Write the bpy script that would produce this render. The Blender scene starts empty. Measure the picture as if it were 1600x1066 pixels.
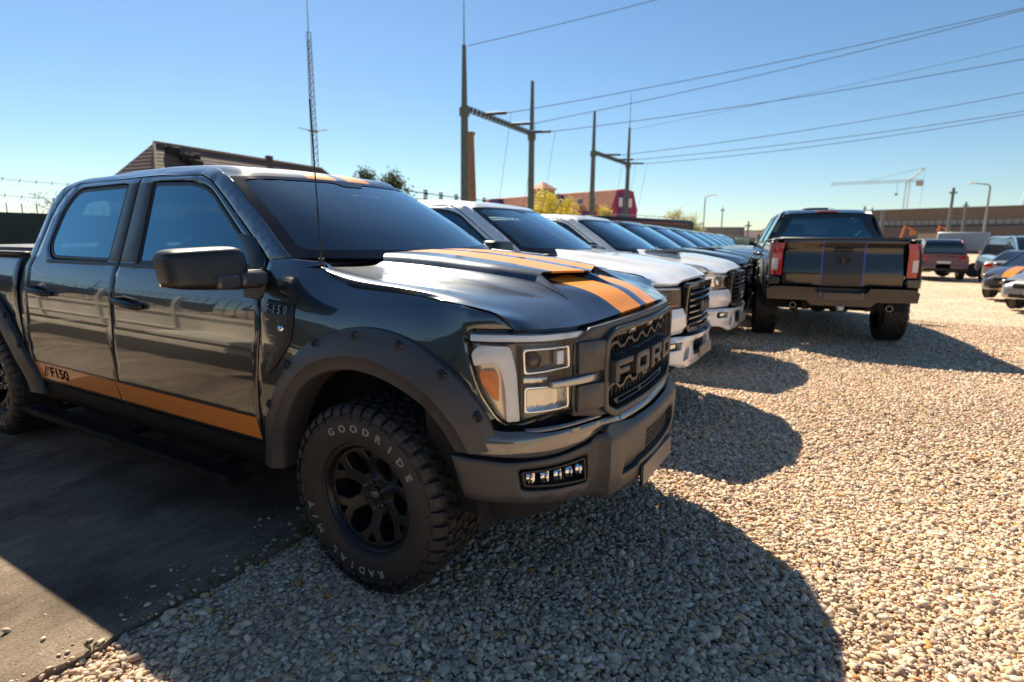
import bpy, math, random
import numpy as np
from mathutils import Vector, Matrix, kdtree
from mathutils.geometry import delaunay_2d_cdt
from math import sin, cos, pi, radians, atan2, hypot
random.seed(7); rng = np.random.default_rng(7)
SC = bpy.context.scene; COL = SC.collection

# ------------------------------------------------------------------ camera, sky, sun
cam_d = bpy.data.cameras.new('camera'); cam = bpy.data.objects.new('camera', cam_d); COL.objects.link(cam)
CAM = Vector((1.7789, -2.7397, 1.6276)); HEAD = radians(120.449); PITCH = radians(-10.888)
fw = Vector((cos(HEAD)*cos(PITCH), sin(HEAD)*cos(PITCH), sin(PITCH)))
TILT = Matrix.Rotation(radians(1.03), 4, 'X')        # the lot falls very slightly; the near pickup and the camera lean with it
cam.matrix_world = TILT @ (Matrix.Translation(CAM) @ fw.to_track_quat('-Z', 'Y').to_matrix().to_4x4())
CAM0, fw0 = CAM.copy(), fw.copy(); CAM = (TILT @ CAM.to_4d()).to_3d()
cam_d.sensor_width = 36; cam_d.lens = 889/1600*36; cam_d.clip_end = 3000; cam_d.clip_start = .05
cam_d.dof.use_dof = True; cam_d.dof.focus_distance = 2.75; cam_d.dof.aperture_fstop = 1.9
SC.camera = cam
SUN_EL = radians(46); SUN_DIR = Vector((-.74, .55, 0)).normalized()
W = bpy.data.worlds.new('World'); SC.world = W; W.use_nodes = True
nt = W.node_tree; sky = nt.nodes.new('ShaderNodeTexSky'); sky.sky_type = 'NISHITA'; sky.sun_disc = False
sky.sun_elevation = SUN_EL; sky.sun_rotation = atan2(SUN_DIR.x, SUN_DIR.y)
sky.air_density = 1.0; sky.dust_density = .15; sky.ozone_density = 3.0
tint = nt.nodes.new('ShaderNodeMix'); tint.data_type = 'RGBA'; tint.blend_type = 'MULTIPLY'; tint.inputs[0].default_value = 1; tint.inputs[7].default_value = (1.0, 1.045, 1.03, 1)
hsv = nt.nodes.new('ShaderNodeHueSaturation'); hsv.inputs['Saturation'].default_value = 1.10
nt.links.new(sky.outputs[0], tint.inputs[6]); nt.links.new(tint.outputs[2], hsv.inputs['Color'])     # the camera's cool white balance
nt.links.new(hsv.outputs[0], nt.nodes['Background'].inputs[0]); nt.nodes['Background'].inputs[1].default_value = .059
sd = bpy.data.lights.new('sun', 'SUN'); sd.energy = 5.0; sd.angle = radians(.5); sd.color = (1, .875, .68)
sun = bpy.data.objects.new('sun', sd); COL.objects.link(sun)
sdir = TILT.to_3x3() @ Vector((SUN_DIR.x*cos(SUN_EL), SUN_DIR.y*cos(SUN_EL), sin(SUN_EL)))
sun.rotation_euler = (-sdir).to_track_quat('-Z', 'Y').to_euler()
SC.view_settings.view_transform = 'Standard'; SC.view_settings.look = 'None'
SC.view_settings.exposure = 1.0; SC.view_settings.gamma = 1

# ------------------------------------------------------------------ materials
def new_mat(name):
    m = bpy.data.materials.new(name); m.use_nodes = True
    return m, m.node_tree, m.node_tree.nodes['Principled BSDF']
def N(nt, typ, **kw):
    n = nt.nodes.new(typ)
    for k, v in kw.items():
        if k[0] == '_': n.inputs[k[1:].replace('_', ' ')].default_value = v
        else: setattr(n, k, v)
    return n
def ramp(nt, fac, stops, interp='LINEAR'):
    r = nt.nodes.new('ShaderNodeValToRGB'); r.color_ramp.interpolation = interp
    e = r.color_ramp.elements
    while len(e) < len(stops): e.new(.5)
    for el, (p, c) in zip(e, stops): el.position = p; el.color = (*c, 1)
    nt.links.new(fac, r.inputs[0]); return r.outputs[0]
def mat(name, col, rough=.5, metal=0, coat=0, bump=0, bscale=60, vary=.0, spec=None, sheen=0, alpha=None, emit=None, trans=0):
    m, nt, p = new_mat(name); L = nt.links.new
    p.inputs['Base Color'].default_value = (*col, 1); p.inputs['Roughness'].default_value = rough
    p.inputs['Metallic'].default_value = metal; p.inputs['Coat Weight'].default_value = coat
    p.inputs['Coat Roughness'].default_value = .03
    if spec is not None: p.inputs['Specular IOR Level'].default_value = spec
    if trans: p.inputs['Transmission Weight'].default_value = trans
    tc = N(nt, 'ShaderNodeTexCoord')
    no = N(nt, 'ShaderNodeTexNoise', _Scale=bscale, _Detail=5.0); L(tc.outputs['Object'], no.inputs['Vector'])
    n2 = N(nt, 'ShaderNodeTexNoise', _Scale=2.7, _Detail=6.0); L(tc.outputs['Object'], n2.inputs['Vector'])
    if vary:
        mx = N(nt, 'ShaderNodeMix', data_type='RGBA', blend_type='MULTIPLY'); mx.inputs[0].default_value = 1
        mx.inputs[6].default_value = (*col, 1)
        L(ramp(nt, n2.outputs[0], [(.3, (1-vary,)*3), (.7, (1+vary*.6,)*3)]), mx.inputs[7]); L(mx.outputs[2], p.inputs['Base Color'])
    rr = N(nt, 'ShaderNodeMapRange'); rr.inputs[3].default_value = max(0, rough-.04); rr.inputs[4].default_value = min(1, rough+.06)
    L(n2.outputs[0], rr.inputs[0]); L(rr.outputs[0], p.inputs['Roughness'])
    if bump:
        b = N(nt, 'ShaderNodeBump', _Strength=bump, _Distance=.004); L(no.outputs[0], b.inputs['Height']); L(b.outputs[0], p.inputs['Normal'])
    return m
def paint(name, col, metal=.55, rough=.36, stripes=None, flake=.25, stripecol=(.85, .30, .03), dust=.03, coatr=.02, cior=1.85):
    """Car paint: metallic base with fine flake, clear coat with a little dust. stripes = [(lo,hi)] on |y|"""
    m, nt, p = new_mat(name); L = nt.links.new
    tc = N(nt, 'ShaderNodeTexCoord'); base = N(nt, 'ShaderNodeRGB'); base.outputs[0].default_value = (*col, 1); c = base.outputs[0]
    fl = N(nt, 'ShaderNodeTexNoise', _Scale=900.0, _Detail=1.0); L(tc.outputs['Object'], fl.inputs['Vector'])
    mx = N(nt, 'ShaderNodeMix', data_type='RGBA', blend_type='MULTIPLY'); mx.inputs[0].default_value = 1
    L(c, mx.inputs[6]); L(ramp(nt, fl.outputs[0], [(.35, (1-flake,)*3), (.7, (1+flake,)*3)]), mx.inputs[7]); c = mx.outputs[2]
    p.inputs['Metallic'].default_value = metal; p.inputs['Roughness'].default_value = rough
    if stripes:
        sp = N(nt, 'ShaderNodeSeparateXYZ'); L(tc.outputs['Object'], sp.inputs[0])
        ab = N(nt, 'ShaderNodeMath', operation='ABSOLUTE'); L(sp.outputs[1], ab.inputs[0])
        acc = None
        for lo, hi in stripes:
            a = N(nt, 'ShaderNodeMath', operation='COMPARE'); a.inputs[1].default_value = (lo+hi)/2; a.inputs[2].default_value = (hi-lo)/2
            L(ab.outputs[0], a.inputs[0])
            if acc is None: acc = a.outputs[0]
            else:
                q = N(nt, 'ShaderNodeMath', operation='MAXIMUM'); L(acc, q.inputs[0]); L(a.outputs[0], q.inputs[1]); acc = q.outputs[0]
        mx = N(nt, 'ShaderNodeMix', data_type='RGBA'); L(acc, mx.inputs[0]); L(c, mx.inputs[6]); mx.inputs[7].default_value = (*stripecol, 1); c = mx.outputs[2]
        mm = N(nt, 'ShaderNodeMapRange'); mm.inputs[3].default_value = metal; mm.inputs[4].default_value = 0.0; L(acc, mm.inputs[0]); L(mm.outputs[0], p.inputs['Metallic'])
        cw = N(nt, 'ShaderNodeMapRange'); cw.inputs[3].default_value = 1.0; cw.inputs[4].default_value = .10; L(acc, cw.inputs[0]); stripe_coat = cw.outputs[0]
    L(c, p.inputs['Base Color'])
    p.inputs['Coat Weight'].default_value = 1.0
    if stripes: L(stripe_coat, p.inputs['Coat Weight'])
    p.inputs['Coat IOR'].default_value = cior
    dn = N(nt, 'ShaderNodeTexNoise', _Scale=6.0, _Detail=8.0); L(tc.outputs['Object'], dn.inputs['Vector'])
    rr = N(nt, 'ShaderNodeMapRange'); rr.inputs[1].default_value = .4; rr.inputs[2].default_value = .8
    rr.inputs[3].default_value = coatr; rr.inputs[4].default_value = coatr+dust; L(dn.outputs[0], rr.inputs[0]); L(rr.outputs[0], p.inputs['Coat Roughness'])
    op = N(nt, 'ShaderNodeTexNoise', _Scale=9.0, _Detail=2.0); L(tc.outputs['Object'], op.inputs['Vector'])
    b = N(nt, 'ShaderNodeBump', _Strength=.02, _Distance=.004); L(op.outputs[0], b.inputs['Height']); L(b.outputs[0], p.inputs['Coat Normal'])
    return m
def glass_mat(name, tint, rough=.0, ior=1.5, dust=.0, gain=1.8, base=.04, gcol=(1, 1, 1)):
    m = bpy.data.materials.new(name); m.use_nodes = True; nt = m.node_tree; nt.nodes.clear(); L = nt.links.new
    out = N(nt, 'ShaderNodeOutputMaterial'); tr = N(nt, 'ShaderNodeBsdfTransparent'); tr.inputs[0].default_value = (*tint, 1)
    gl = N(nt, 'ShaderNodeBsdfGlossy'); gl.inputs['Roughness'].default_value = rough; gl.inputs[0].default_value = (*gcol, 1)
    fr = N(nt, 'ShaderNodeFresnel'); fr.inputs[0].default_value = ior
    fm = N(nt, 'ShaderNodeMath', operation='MULTIPLY_ADD'); fm.inputs[1].default_value = gain; fm.inputs[2].default_value = base; fm.use_clamp = True
    L(fr.outputs[0], fm.inputs[0])
    mx = N(nt, 'ShaderNodeMixShader'); L(fm.outputs[0], mx.inputs[0]); L(tr.outputs[0], mx.inputs[1]); L(gl.outputs[0], mx.inputs[2])
    if dust:
        df = N(nt, 'ShaderNodeBsdfDiffuse'); df.inputs[0].default_value = (.45, .42, .38, 1)
        tc = N(nt, 'ShaderNodeTexCoord'); no = N(nt, 'ShaderNodeTexNoise', _Scale=170.0, _Detail=3.0); L(tc.outputs['Object'], no.inputs['Vector'])
        n3 = N(nt, 'ShaderNodeTexNoise', _Scale=3.0, _Detail=4.0); L(tc.outputs['Object'], n3.inputs['Vector'])
        mu = N(nt, 'ShaderNodeMath', operation='MULTIPLY'); L(ramp(nt, no.outputs[0], [(.5, (.25,)*3), (.75, (1,)*3)]), mu.inputs[0]); L(n3.outputs[0], mu.inputs[1])
        m3 = N(nt, 'ShaderNodeMath', operation='MULTIPLY'); m3.inputs[1].default_value = dust; L(mu.outputs[0], m3.inputs[0])
        m2 = N(nt, 'ShaderNodeMixShader'); L(m3.outputs[0], m2.inputs[0]); L(mx.outputs[0], m2.inputs[1]); L(df.outputs[0], m2.inputs[2]); mx = m2
    L(mx.outputs[0], out.inputs[0]); return m
M = {}
M['grey'] = paint('gunmetal_sky_tinted_paint', (.045, .058, .076), .9, .30)  # grey paint with reflected sky blue mixed into its base colour
M['grey_stripe'] = paint('gunmetal_sky_tinted_with_orange_stripes', (.045, .058, .076), .9, .36, [(.045, .265)], coatr=.10, dust=.04)  # same sky blue put into the grey base
M['orange'] = paint('orange_vinyl', (.62, .20, .02), 0, .4, cior=1.35)
M['plastic'] = mat('satin_grey_plastic', (.050, .049, .050), .33, bump=.25, bscale=700)
M['trim'] = mat('black_plastic', (.012, .012, .013), .42, bump=.1, bscale=500)
M['matte'] = mat('matte_black', (.006, .006, .007), .8)
M['gloss_black'] = mat('gloss_black', (.008, .008, .01), .1, coat=.5)
M['rubber'] = mat('tyre_rubber', (.026, .023, .020), .58, bump=.35, bscale=240, vary=.5)
M['rim'] = mat('satin_black_alloy', (.022, .022, .023), .33, .5)
M['chrome'] = mat('chrome', (.8, .8, .82), .07, 1)
M['steel'] = mat('dull_steel', (.35, .35, .36), .35, 1)
M['white'] = mat('white_print', (.75, .76, .78), .5)
M['glass'] = glass_mat('tinted_side_glass', (.26, .38, .42), gain=2.5, base=.07, gcol=(.50, .86, 1))
M['ws_glass'] = glass_mat('windscreen_glass', (.42, .5, .5), dust=.05, gain=1.7, base=.01, gcol=(.75, .93, 1))
M['lens'] = glass_mat('clear_lens', (.93, .95, .96), ior=1.4, gain=1.0, base=.0)
M['frit'] = mat('black_glass_border', (.004, .004, .005), .07, spec=.25)
M['led'] = mat('frosted_light_guide', (.95, .96, .98), .22, coat=.6)
M['reflector'] = mat('lamp_reflector', (.72, .74, .78), .12, 1)
M['amber'] = mat('amber_reflector', (.95, .24, .01), .2, coat=.6, bump=.8, bscale=130)
M['red_lens'] = mat('red_lamp_lens', (.42, .006, .006), .1, coat=.6)
M['seat'] = mat('grey_seat_cloth', (.07, .07, .075), .8)
M['seat_black'] = mat('black_interior', (.02, .02, .022), .75)
M['plate'] = mat('white_number_plate', (.6, .6, .58), .4)

# ------------------------------------------------------------------ mesh tools
class B:
    def __init__(s): s.v = []; s.f = []; s.m = []
    def add(s, vs, fs, mi=0):
        o = len(s.v); s.v += [tuple(p) for p in vs]; s.f += [tuple(i+o for i in f) for f in fs]; s.m += [mi]*len(fs); return o
    def box(s, c, d, R=None, bev=0, mi=0):
        c = Vector(c); x, y, z = [k/2 for k in d]; b = min(bev, x*.9, y*.9, z*.9)
        if b <= 0:
            vs = [(i*x, j*y, k*z) for i in (-1, 1) for j in (-1, 1) for k in (-1, 1)]
            fs = [(0, 1, 3, 2), (4, 6, 7, 5), (0, 4, 5, 1), (2, 3, 7, 6), (0, 2, 6, 4), (1, 5, 7, 3)]
        else:
            vs = []; idx = {}
            for i in (-1, 1):
                for j in (-1, 1):
                    for k in (-1, 1):
                        for a, p in enumerate(((i*x, j*(y-b), k*(z-b)), (i*(x-b), j*y, k*(z-b)), (i*(x-b), j*(y-b), k*z))):
                            idx[i, j, k, a] = len(vs); vs.append(p)
            fs = []
            q = ((-1, -1), (1, -1), (1, 1), (-1, 1))
            for sg in (-1, 1):
                for a in range(3):
                    r = []
                    for (u, w) in q:
                        ijk = [0, 0, 0]; ijk[a] = sg; ijk[(a+1) % 3] = u; ijk[(a+2) % 3] = w; r.append(idx[(*ijk, a)])
                    fs.append(tuple(r if sg > 0 else r[::-1]))
            for a in range(3):          # edge bevels along axis a
                b1, c1 = (a+1) % 3, (a+2) % 3
                for u in (-1, 1):
                    for w in (-1, 1):
                        lo = [0]*3; hi = [0]*3; lo[a] = -1; hi[a] = 1; lo[b1] = hi[b1] = u; lo[c1] = hi[c1] = w
                        f = (idx[(*lo, b1)], idx[(*hi, b1)], idx[(*hi, c1)], idx[(*lo, c1)])
                        fs.append(f if u*w < 0 else f[::-1])
            for i in (-1, 1):
                for j in (-1, 1):
                    for k in (-1, 1):
                        f = (idx[i, j, k, 0], idx[i, j, k, 1], idx[i, j, k, 2]); fs.append(f if i*j*k > 0 else f[::-1])
        if R is None: vs = [c+Vector(p) for p in vs]
        else: vs = [c+R@Vector(p) for p in vs]
        s.add(vs, fs, mi); return s
    def tube(s, pts, r, seg=8, mi=0, cap=True):
        pts = [Vector(p) for p in pts]; n = len(pts); rs = r if isinstance(r, (list, tuple)) else [r]*n
        up = None; ring = []
        for i, p in enumerate(pts):
            t = (pts[min(i+1, n-1)]-pts[max(i-1, 0)]).normalized()
            if up is None: up = t.orthogonal().normalized()
            up = (up-t*up.dot(t)).normalized(); w = t.cross(up)
            ring += [p+(up*cos(2*pi*k/seg)+w*sin(2*pi*k/seg))*rs[i] for k in range(seg)]
        fs = [(i*seg+k, i*seg+(k+1) % seg, (i+1)*seg+(k+1) % seg, (i+1)*seg+k) for i in range(n-1) for k in range(seg)]
        if cap: fs += [tuple(range(seg))[::-1], tuple((n-1)*seg+k for k in range(seg))]
        s.add(ring, fs, mi); return s
    def lathe(s, prof, seg=48, o=(0, 0, 0), mi=0, flip=False):
        """profile [(radius, height along y)], axis = Y through o"""
        o = Vector(o); n = len(prof)
        vs = [o+Vector((r*cos(2*pi*k/seg), h, r*sin(2*pi*k/seg))) for (r, h) in prof for k in range(seg)]
        fs = [(i*seg+k, i*seg+(k+1) % seg, (i+1)*seg+(k+1) % seg, (i+1)*seg+k) for i in range(n-1) for k in range(seg)]
        if flip: fs = [f[::-1] for f in fs]
        s.add(vs, fs, mi); return s
    def grid(s, fn, us, vs_, mi=0, flip=False):
        nu, nv = len(us), len(vs_); vv = [fn(u, v) for u in us for v in vs_]
        fs = [(i*nv+j, (i+1)*nv+j, (i+1)*nv+j+1, i*nv+j+1) for i in range(nu-1) for j in range(nv-1)]
        if flip: fs = [f[::-1] for f in fs]
        s.add(vv, fs, mi); return s
    def prism(s, poly, fn, d0, d1, mi=0):
        """poly 2D; fn(u,v,d)->3D ; sides + both caps"""
        n = len(poly); vs = [fn(u, v, d0) for u, v in poly]+[fn(u, v, d1) for u, v in poly]
        fs = [tuple(range(n)), tuple(range(2*n-1, n-1, -1))]+[(i, i+n, (i+1) % n+n, (i+1) % n) for i in range(n)]
        s.add(vs, fs, mi); return s
def lin(a, b, n): return [a+(b-a)*i/(n-1) for i in range(n)]
def link(o, parent=None):
    COL.objects.link(o)
    if parent is not None: o.parent = parent
    return o
def obj(name, b, mats, parent=None, smooth=40, fix=False):
    me = bpy.data.meshes.new(name); me.from_pydata(b.v, [], b.f)
    mats = mats if isinstance(mats, (list, tuple)) else [mats]
    for m in mats: me.materials.append(m)
    if len(mats) > 1: me.polygons.foreach_set('material_index', b.m)
    if fix:
        import bmesh
        bm = bmesh.new(); bm.from_mesh(me); bmesh.ops.recalc_face_normals(bm, faces=bm.faces); bm.to_mesh(me); bm.free()
    if smooth:
        me.polygons.foreach_set('use_smooth', [True]*len(me.polygons))
        if smooth < 180: me.set_sharp_from_angle(angle=radians(smooth))
    me.update(); return link(bpy.data.objects.new(name, me), parent)
def tag(o, label=None, cat=None, group=None, kind=None):
    for k, v in (('label', label), ('category', cat), ('group', group), ('kind', kind)):
        if v: o[k] = v
    return o
def thing(name, label, cat, loc=(0, 0, 0), rz=0, group=None):
    o = bpy.data.objects.new(name, None); o.empty_display_size = .2; COL.objects.link(o); o.location = loc; o.rotation_euler = (0, 0, rz)
    return tag(o, label, cat, group)
def kids(o): return [c for c in bpy.data.objects if c.parent == o]
def copy_tree(o, loc, rz, label, swap=None, kidmap=None):
    if kidmap is None:
        kidmap = {}
        for c in bpy.data.objects:
            if c.parent: kidmap.setdefault(c.parent.name, []).append(c)
    def cp(s, par):
        c = s.copy(); COL.objects.link(c)
        if par is not None: c.parent = par
        if swap and c.type == 'MESH':
            for sl in c.material_slots:
                if sl.material and sl.material.name in swap:
                    mm = swap[sl.material.name]; sl.link = 'OBJECT'; sl.material = mm
        for k in kidmap.get(s.name, []): cp(k, c)
        return c
    r = cp(o, None); r.location = loc; r.rotation_euler = (0, 0, rz); r['label'] = label
    return r
def catmull(P, n=12, closed=False):
    P = [Vector(p) for p in P]; m = len(P); out = []
    for i in range(m if closed else m-1):
        if closed: p0, p1, p2, p3 = P[(i-1) % m], P[i], P[(i+1) % m], P[(i+2) % m]
        else: p1, p2 = P[i], P[i+1]; p0 = P[i-1] if i else 2*p1-p2; p3 = P[i+2] if i+2 < m else 2*p2-p1
        for k in range(n):
            t = k/n; out.append(.5*((2*p1)+(-p0+p2)*t+(2*p0-5*p1+4*p2-p3)*t*t+(-p0+3*p1-3*p2+p3)*t**3))
    if not closed: out.append(P[-1])
    return out
def net(P, u, v):
    """tensor Catmull-Rom patch; P[j][i], u along i, v along j, both 0..1"""
    def basis(t, m):
        x = t*(m-1); i = min(int(x), m-2); t = x-i
        return i, (.5*(-t+2*t*t-t**3), .5*(2-5*t*t+3*t**3), .5*(t+4*t*t-3*t**3), .5*(-t*t+t**3))
    def ev(Q, i, w):
        m = len(Q); p0 = Q[i-1] if i else 2*Q[0]-Q[1]; p3 = Q[i+2] if i+2 < m else 2*Q[-1]-Q[-2]
        return p0*w[0]+Q[i]*w[1]+Q[i+1]*w[2]+p3*w[3]
    iu, wu = basis(u, len(P[0])); iv, wv = basis(v, len(P))
    return ev([ev(r, iu, wu) for r in P], iv, wv)
def rounded(poly, r, n=4):
    """round the corners of a 2D polygon"""
    out = []; m = len(poly)
    for i in range(m):
        p = Vector(poly[i][:2]); a = Vector(poly[i-1][:2])-p; b = Vector(poly[(i+1) % m][:2])-p
        rr = poly[i][2] if len(poly[i]) > 2 else r
        d = min(rr, a.length*.45, b.length*.45)
        if d < 1e-4: out.append(tuple(p)); continue
        s = p+a.normalized()*d; e = p+b.normalized()*d
        for k in range(n+1):
            t = k/n; out.append(tuple(s*(1-t)**2+p*2*t*(1-t)+e*t*t))
    return out
def densify(poly, st):
    out = []; m = len(poly)
    for i in range(m):
        a = Vector(poly[i]); b = Vector(poly[(i+1) % m]); k = max(1, int(math.ceil((b-a).length/st)))
        out += [tuple(a+(b-a)*j/k) for j in range(k)]
    return out
def clean(poly, d=.0015):
    out = []
    for p in poly:
        if not out or hypot(p[0]-out[-1][0], p[1]-out[-1][1]) > d: out.append(p)
    if hypot(out[0][0]-out[-1][0], out[0][1]-out[-1][1]) < d: out.pop()
    return out
def area(p): return sum(p[i-1][0]*p[i][1]-p[i][0]*p[i-1][1] for i in range(len(p)))/2
def offset(poly, d):
    m = len(poly); out = []
    for i in range(m):
        a = Vector(poly[i-1]); p = Vector(poly[i]); b = Vector(poly[(i+1) % m])
        n1 = (p-a).normalized(); n2 = (b-p).normalized(); t = Vector((-(n1.y+n2.y), n1.x+n2.x))
        if t.length < 1e-5: t = Vector((-n1.y, n1.x))
        out.append(tuple(p+t.normalized()*d))
    return out
def pip(pts, poly):
    P = np.asarray(poly); x, y = pts[:, 0], pts[:, 1]; ins = np.zeros(len(pts), bool)
    X0, Y0 = P[:, 0], P[:, 1]; X1, Y1 = np.roll(X0, -1), np.roll(Y0, -1)
    for a, b, c, d in zip(X0, Y0, X1, Y1):
        k = ((b > y) != (d > y)); 
        if d != b: ins ^= k & (x < (c-a)*(y-b)/(d-b)+a)
    return ins
def pdist(pts, poly):
    P = np.asarray(poly); Q = np.roll(P, -1, 0); best = np.full(len(pts), 1e9)
    for a, b in zip(P, Q):
        ab = b-a; t = np.clip(((pts-a)@ab)/max(ab@ab, 1e-12), 0, 1); best = np.minimum(best, np.linalg.norm(pts-(a+t[:, None]*ab), axis=1))
    return best
def panel(b, outline, fn, holes=(), step=.045, thick=.018, bev=.004, ref=None, mi=0, hole_mi=None, lift=0):
    """sheet-metal panel: 2D outline (and holes) on the surface fn(u,v); rounded edge and a return flange going inward"""
    def prep(p, ccw):
        p = clean(densify(clean(list(p)), step*1.0))
        return p if (area(p) > 0) == ccw else p[::-1]
    loops = [prep(outline, True)]+[prep(h, False) for h in holes]
    pts = []; edges = []; info = []
    for L in loops:
        for inset in ((0, 1) if bev else (0,)):
            q = offset(L, bev) if inset else L
            o = len(pts); pts += q; m = len(q); edges += [(o+i, o+(i+1) % m) for i in range(m)]; info.append((o, m, inset))
    A = np.array(loops[0]); lo, hi = A.min(0), A.max(0)
    gx = np.arange(lo[0]+step/2, hi[0], step); gy = np.arange(lo[1]+step/2, hi[1], step)
    G = np.array([(x, y) for x in gx for y in gy]) if len(gx) and len(gy) else np.zeros((0, 2))
    if len(G):
        k = pip(G, loops[0])
        for h in loops[1:]: k &= ~pip(G, h)
        G = G[k]
        for L in loops:
            if len(G): G = G[pdist(G, L) > step*.42+bev]
        pts += [tuple(g) for g in G]
    r = delaunay_2d_cdt([Vector(p) for p in pts], edges, [], 0, 1e-6)
    V, F, orig = r[0], r[2], r[3]
    cen = np.array([[sum(V[i].x for i in f)/len(f), sum(V[i].y for i in f)/len(f)] for f in F])
    k = pip(cen, loops[0])
    for h in loops[1:]: k &= ~pip(cen, h)
    F = [f for f, kk in zip(F, k) if kk]
    e = 1e-3
    def nrm(u, v):
        n = (fn(u+e, v)-fn(u-e, v)).cross(fn(u, v+e)-fn(u, v-e)); return n.normalized()
    P3 = [fn(p.x, p.y) for p in V]; NN = [nrm(p.x, p.y) for p in V]
    mid = P3[len(P3)//2]; nm = NN[len(P3)//2]
    sg = 1
    if ref is not None and nm.dot(mid-Vector(ref)) < 0: sg = -1
    NN = [n*sg for n in NN]
    kd = {}
    for vi, ol in enumerate(orig):
        for o in ol: kd[o] = vi
    bset = set()
    for (o, m, ins) in info:
        if not ins: bset |= {kd[o+i] for i in range(m) if o+i in kd}
    P3 = [p+n*(lift-(bev*.8 if i in bset else 0)) for i, (p, n) in enumerate(zip(P3, NN))]
    fs = []
    for f in F:
        f = list(f)
        if sg < 0: f = f[::-1]
        fs.append(tuple(f))
    base = b.add(P3, fs, mi)
    if thick:
        for li, (o, m, ins) in enumerate([x for x in info if not x[2]]):
            ids = [kd[o+i] for i in range(m) if o+i in kd]; mm = len(ids)
            vs = [P3[i] for i in ids]+[P3[i]-NN[i]*thick for i in ids]
            ff = [(i, i+mm, (i+1) % mm+mm, (i+1) % mm) for i in range(mm)]
            if sg < 0: ff = [q[::-1] for q in ff]
            b.add(vs, ff, mi if (hole_mi is None or li == 0) else hole_mi)
    return b
def text_mesh(s, size, extrude=.004, outline=0, offset_=0, shear=0, bold=0):
    cu = bpy.data.curves.new('t', 'FONT'); cu.body = s; cu.size = size; cu.align_x = 'CENTER'; cu.align_y = 'CENTER'; cu.shear = shear
    cu.resolution_u = 3; cu.offset = bold
    if outline: cu.fill_mode = 'NONE'; cu.bevel_depth = outline; cu.bevel_resolution = 0
    else: cu.extrude = extrude
    o = bpy.data.objects.new('t', cu); COL.objects.link(o); dg = bpy.context.evaluated_depsgraph_get(); me = o.evaluated_get(dg).to_mesh()
    vs = [v.co.copy() for v in me.vertices]; fs = [tuple(p.vertices) for p in me.polygons]
    o.evaluated_get(dg).to_mesh_clear(); bpy.data.objects.remove(o); bpy.data.curves.remove(cu); return vs, fs

# ------------------------------------------------------------------ pickup truck surfaces
def smooth01(x): x = min(1, max(0, x)); return x*x*(3-2*x)
class Skin:
    def __init__(s, CP, ZS, YS):
        s.ZS, s.YS = ZS, YS; P = [Vector((x, y)) for x, y in CP]
        Q = [2*P[0]-P[1]]+P+[Vector((P[-1].x-.02, .35))]; C = []
        for i in range(1, len(Q)-2):
            p0, p1, p2, p3 = Q[i-1:i+3]
            for k in range(24):
                t = k/24; C.append(.5*((2*p1)+(-p0+p2)*t+(2*p0-5*p1+4*p2-p3)*t*t+(-p0+3*p1-3*p2+p3)*t**3))
        C.append(P[-1]); C = np.array([(c.x, c.y) for c in C]); C = np.vstack([C, [(a, -b) for a, b in C[::-1][1:]]])
        s.L = np.concatenate([[0], np.cumsum(np.linalg.norm(np.diff(C, axis=0), axis=1))]); s.C = C
        T = np.gradient(C, axis=0); T /= np.linalg.norm(T, axis=1)[:, None]; s.N = np.stack([T[:, 1], -T[:, 0]], 1); s.len = s.L[-1]
        zz = np.linspace(.2, 2.05, 186); yy = np.interp(zz, ZS, YS); k = np.array([1, 2, 3, 4, 3, 2, 1])/16
        s.zz = zz; s.yy = np.convolve(np.pad(yy, 3, 'edge'), k, 'valid')
    def __call__(s, t, z, dn=0, sd=-1):
        if t < 0: x, y, nx, ny = t, s.C[0, 1], 0, -1
        else:
            x = np.interp(t, s.L, s.C[:, 0]); y = np.interp(t, s.L, s.C[:, 1]); nx = np.interp(t, s.L, s.N[:, 0]); ny = np.interp(t, s.L, s.N[:, 1])
        d = np.interp(z, s.zz, s.yy)+s.C[0, 1]
        d -= .032*smooth01((t+.7)/.6)*smooth01((.75-t)/.3)*smooth01((z-.98)/.40); d -= .020*smooth01((t+.5)/.3)*smooth01((.72-t)/.2)*smooth01((z-1.30)/.10)
        tt = min(t, s.len-t) if t > 0 else t; w = min(1, max(0, (tt-.35)/.35)); w = w*w*(3-2*w)
        d = d*(1-w)+dn
        return Vector((x+nx*d, (y+ny*d)*(-sd), z))
CPH = [(0, -1.01), (.3, -1.005), (.5, -.985), (.64, -.94), (.74, -.865), (.81, -.76), (.86, -.6), (.905, -.35), (.925, 0)]
SK = Skin(CPH, [.3, .547, .70, .9, 1.1, 1.25, 1.38, 1.44, 1.95, 1.99, 2.02], [.95, .965, .995, 1.01, 1.01, 1.0, .965, .935, .71, .66, .60])
REF = (0, 0, 1.0)
def arc(c, r, a0, a1, n): return [(c[0]+r*cos(radians(a0+(a1-a0)*i/(n-1))), c[1]+r*sin(radians(a0+(a1-a0)*i/(n-1)))) for i in range(n)]
def smooth01(x): x = min(1, max(0, x)); return x*x*(3-2*x)
TL = SK.len

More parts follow.
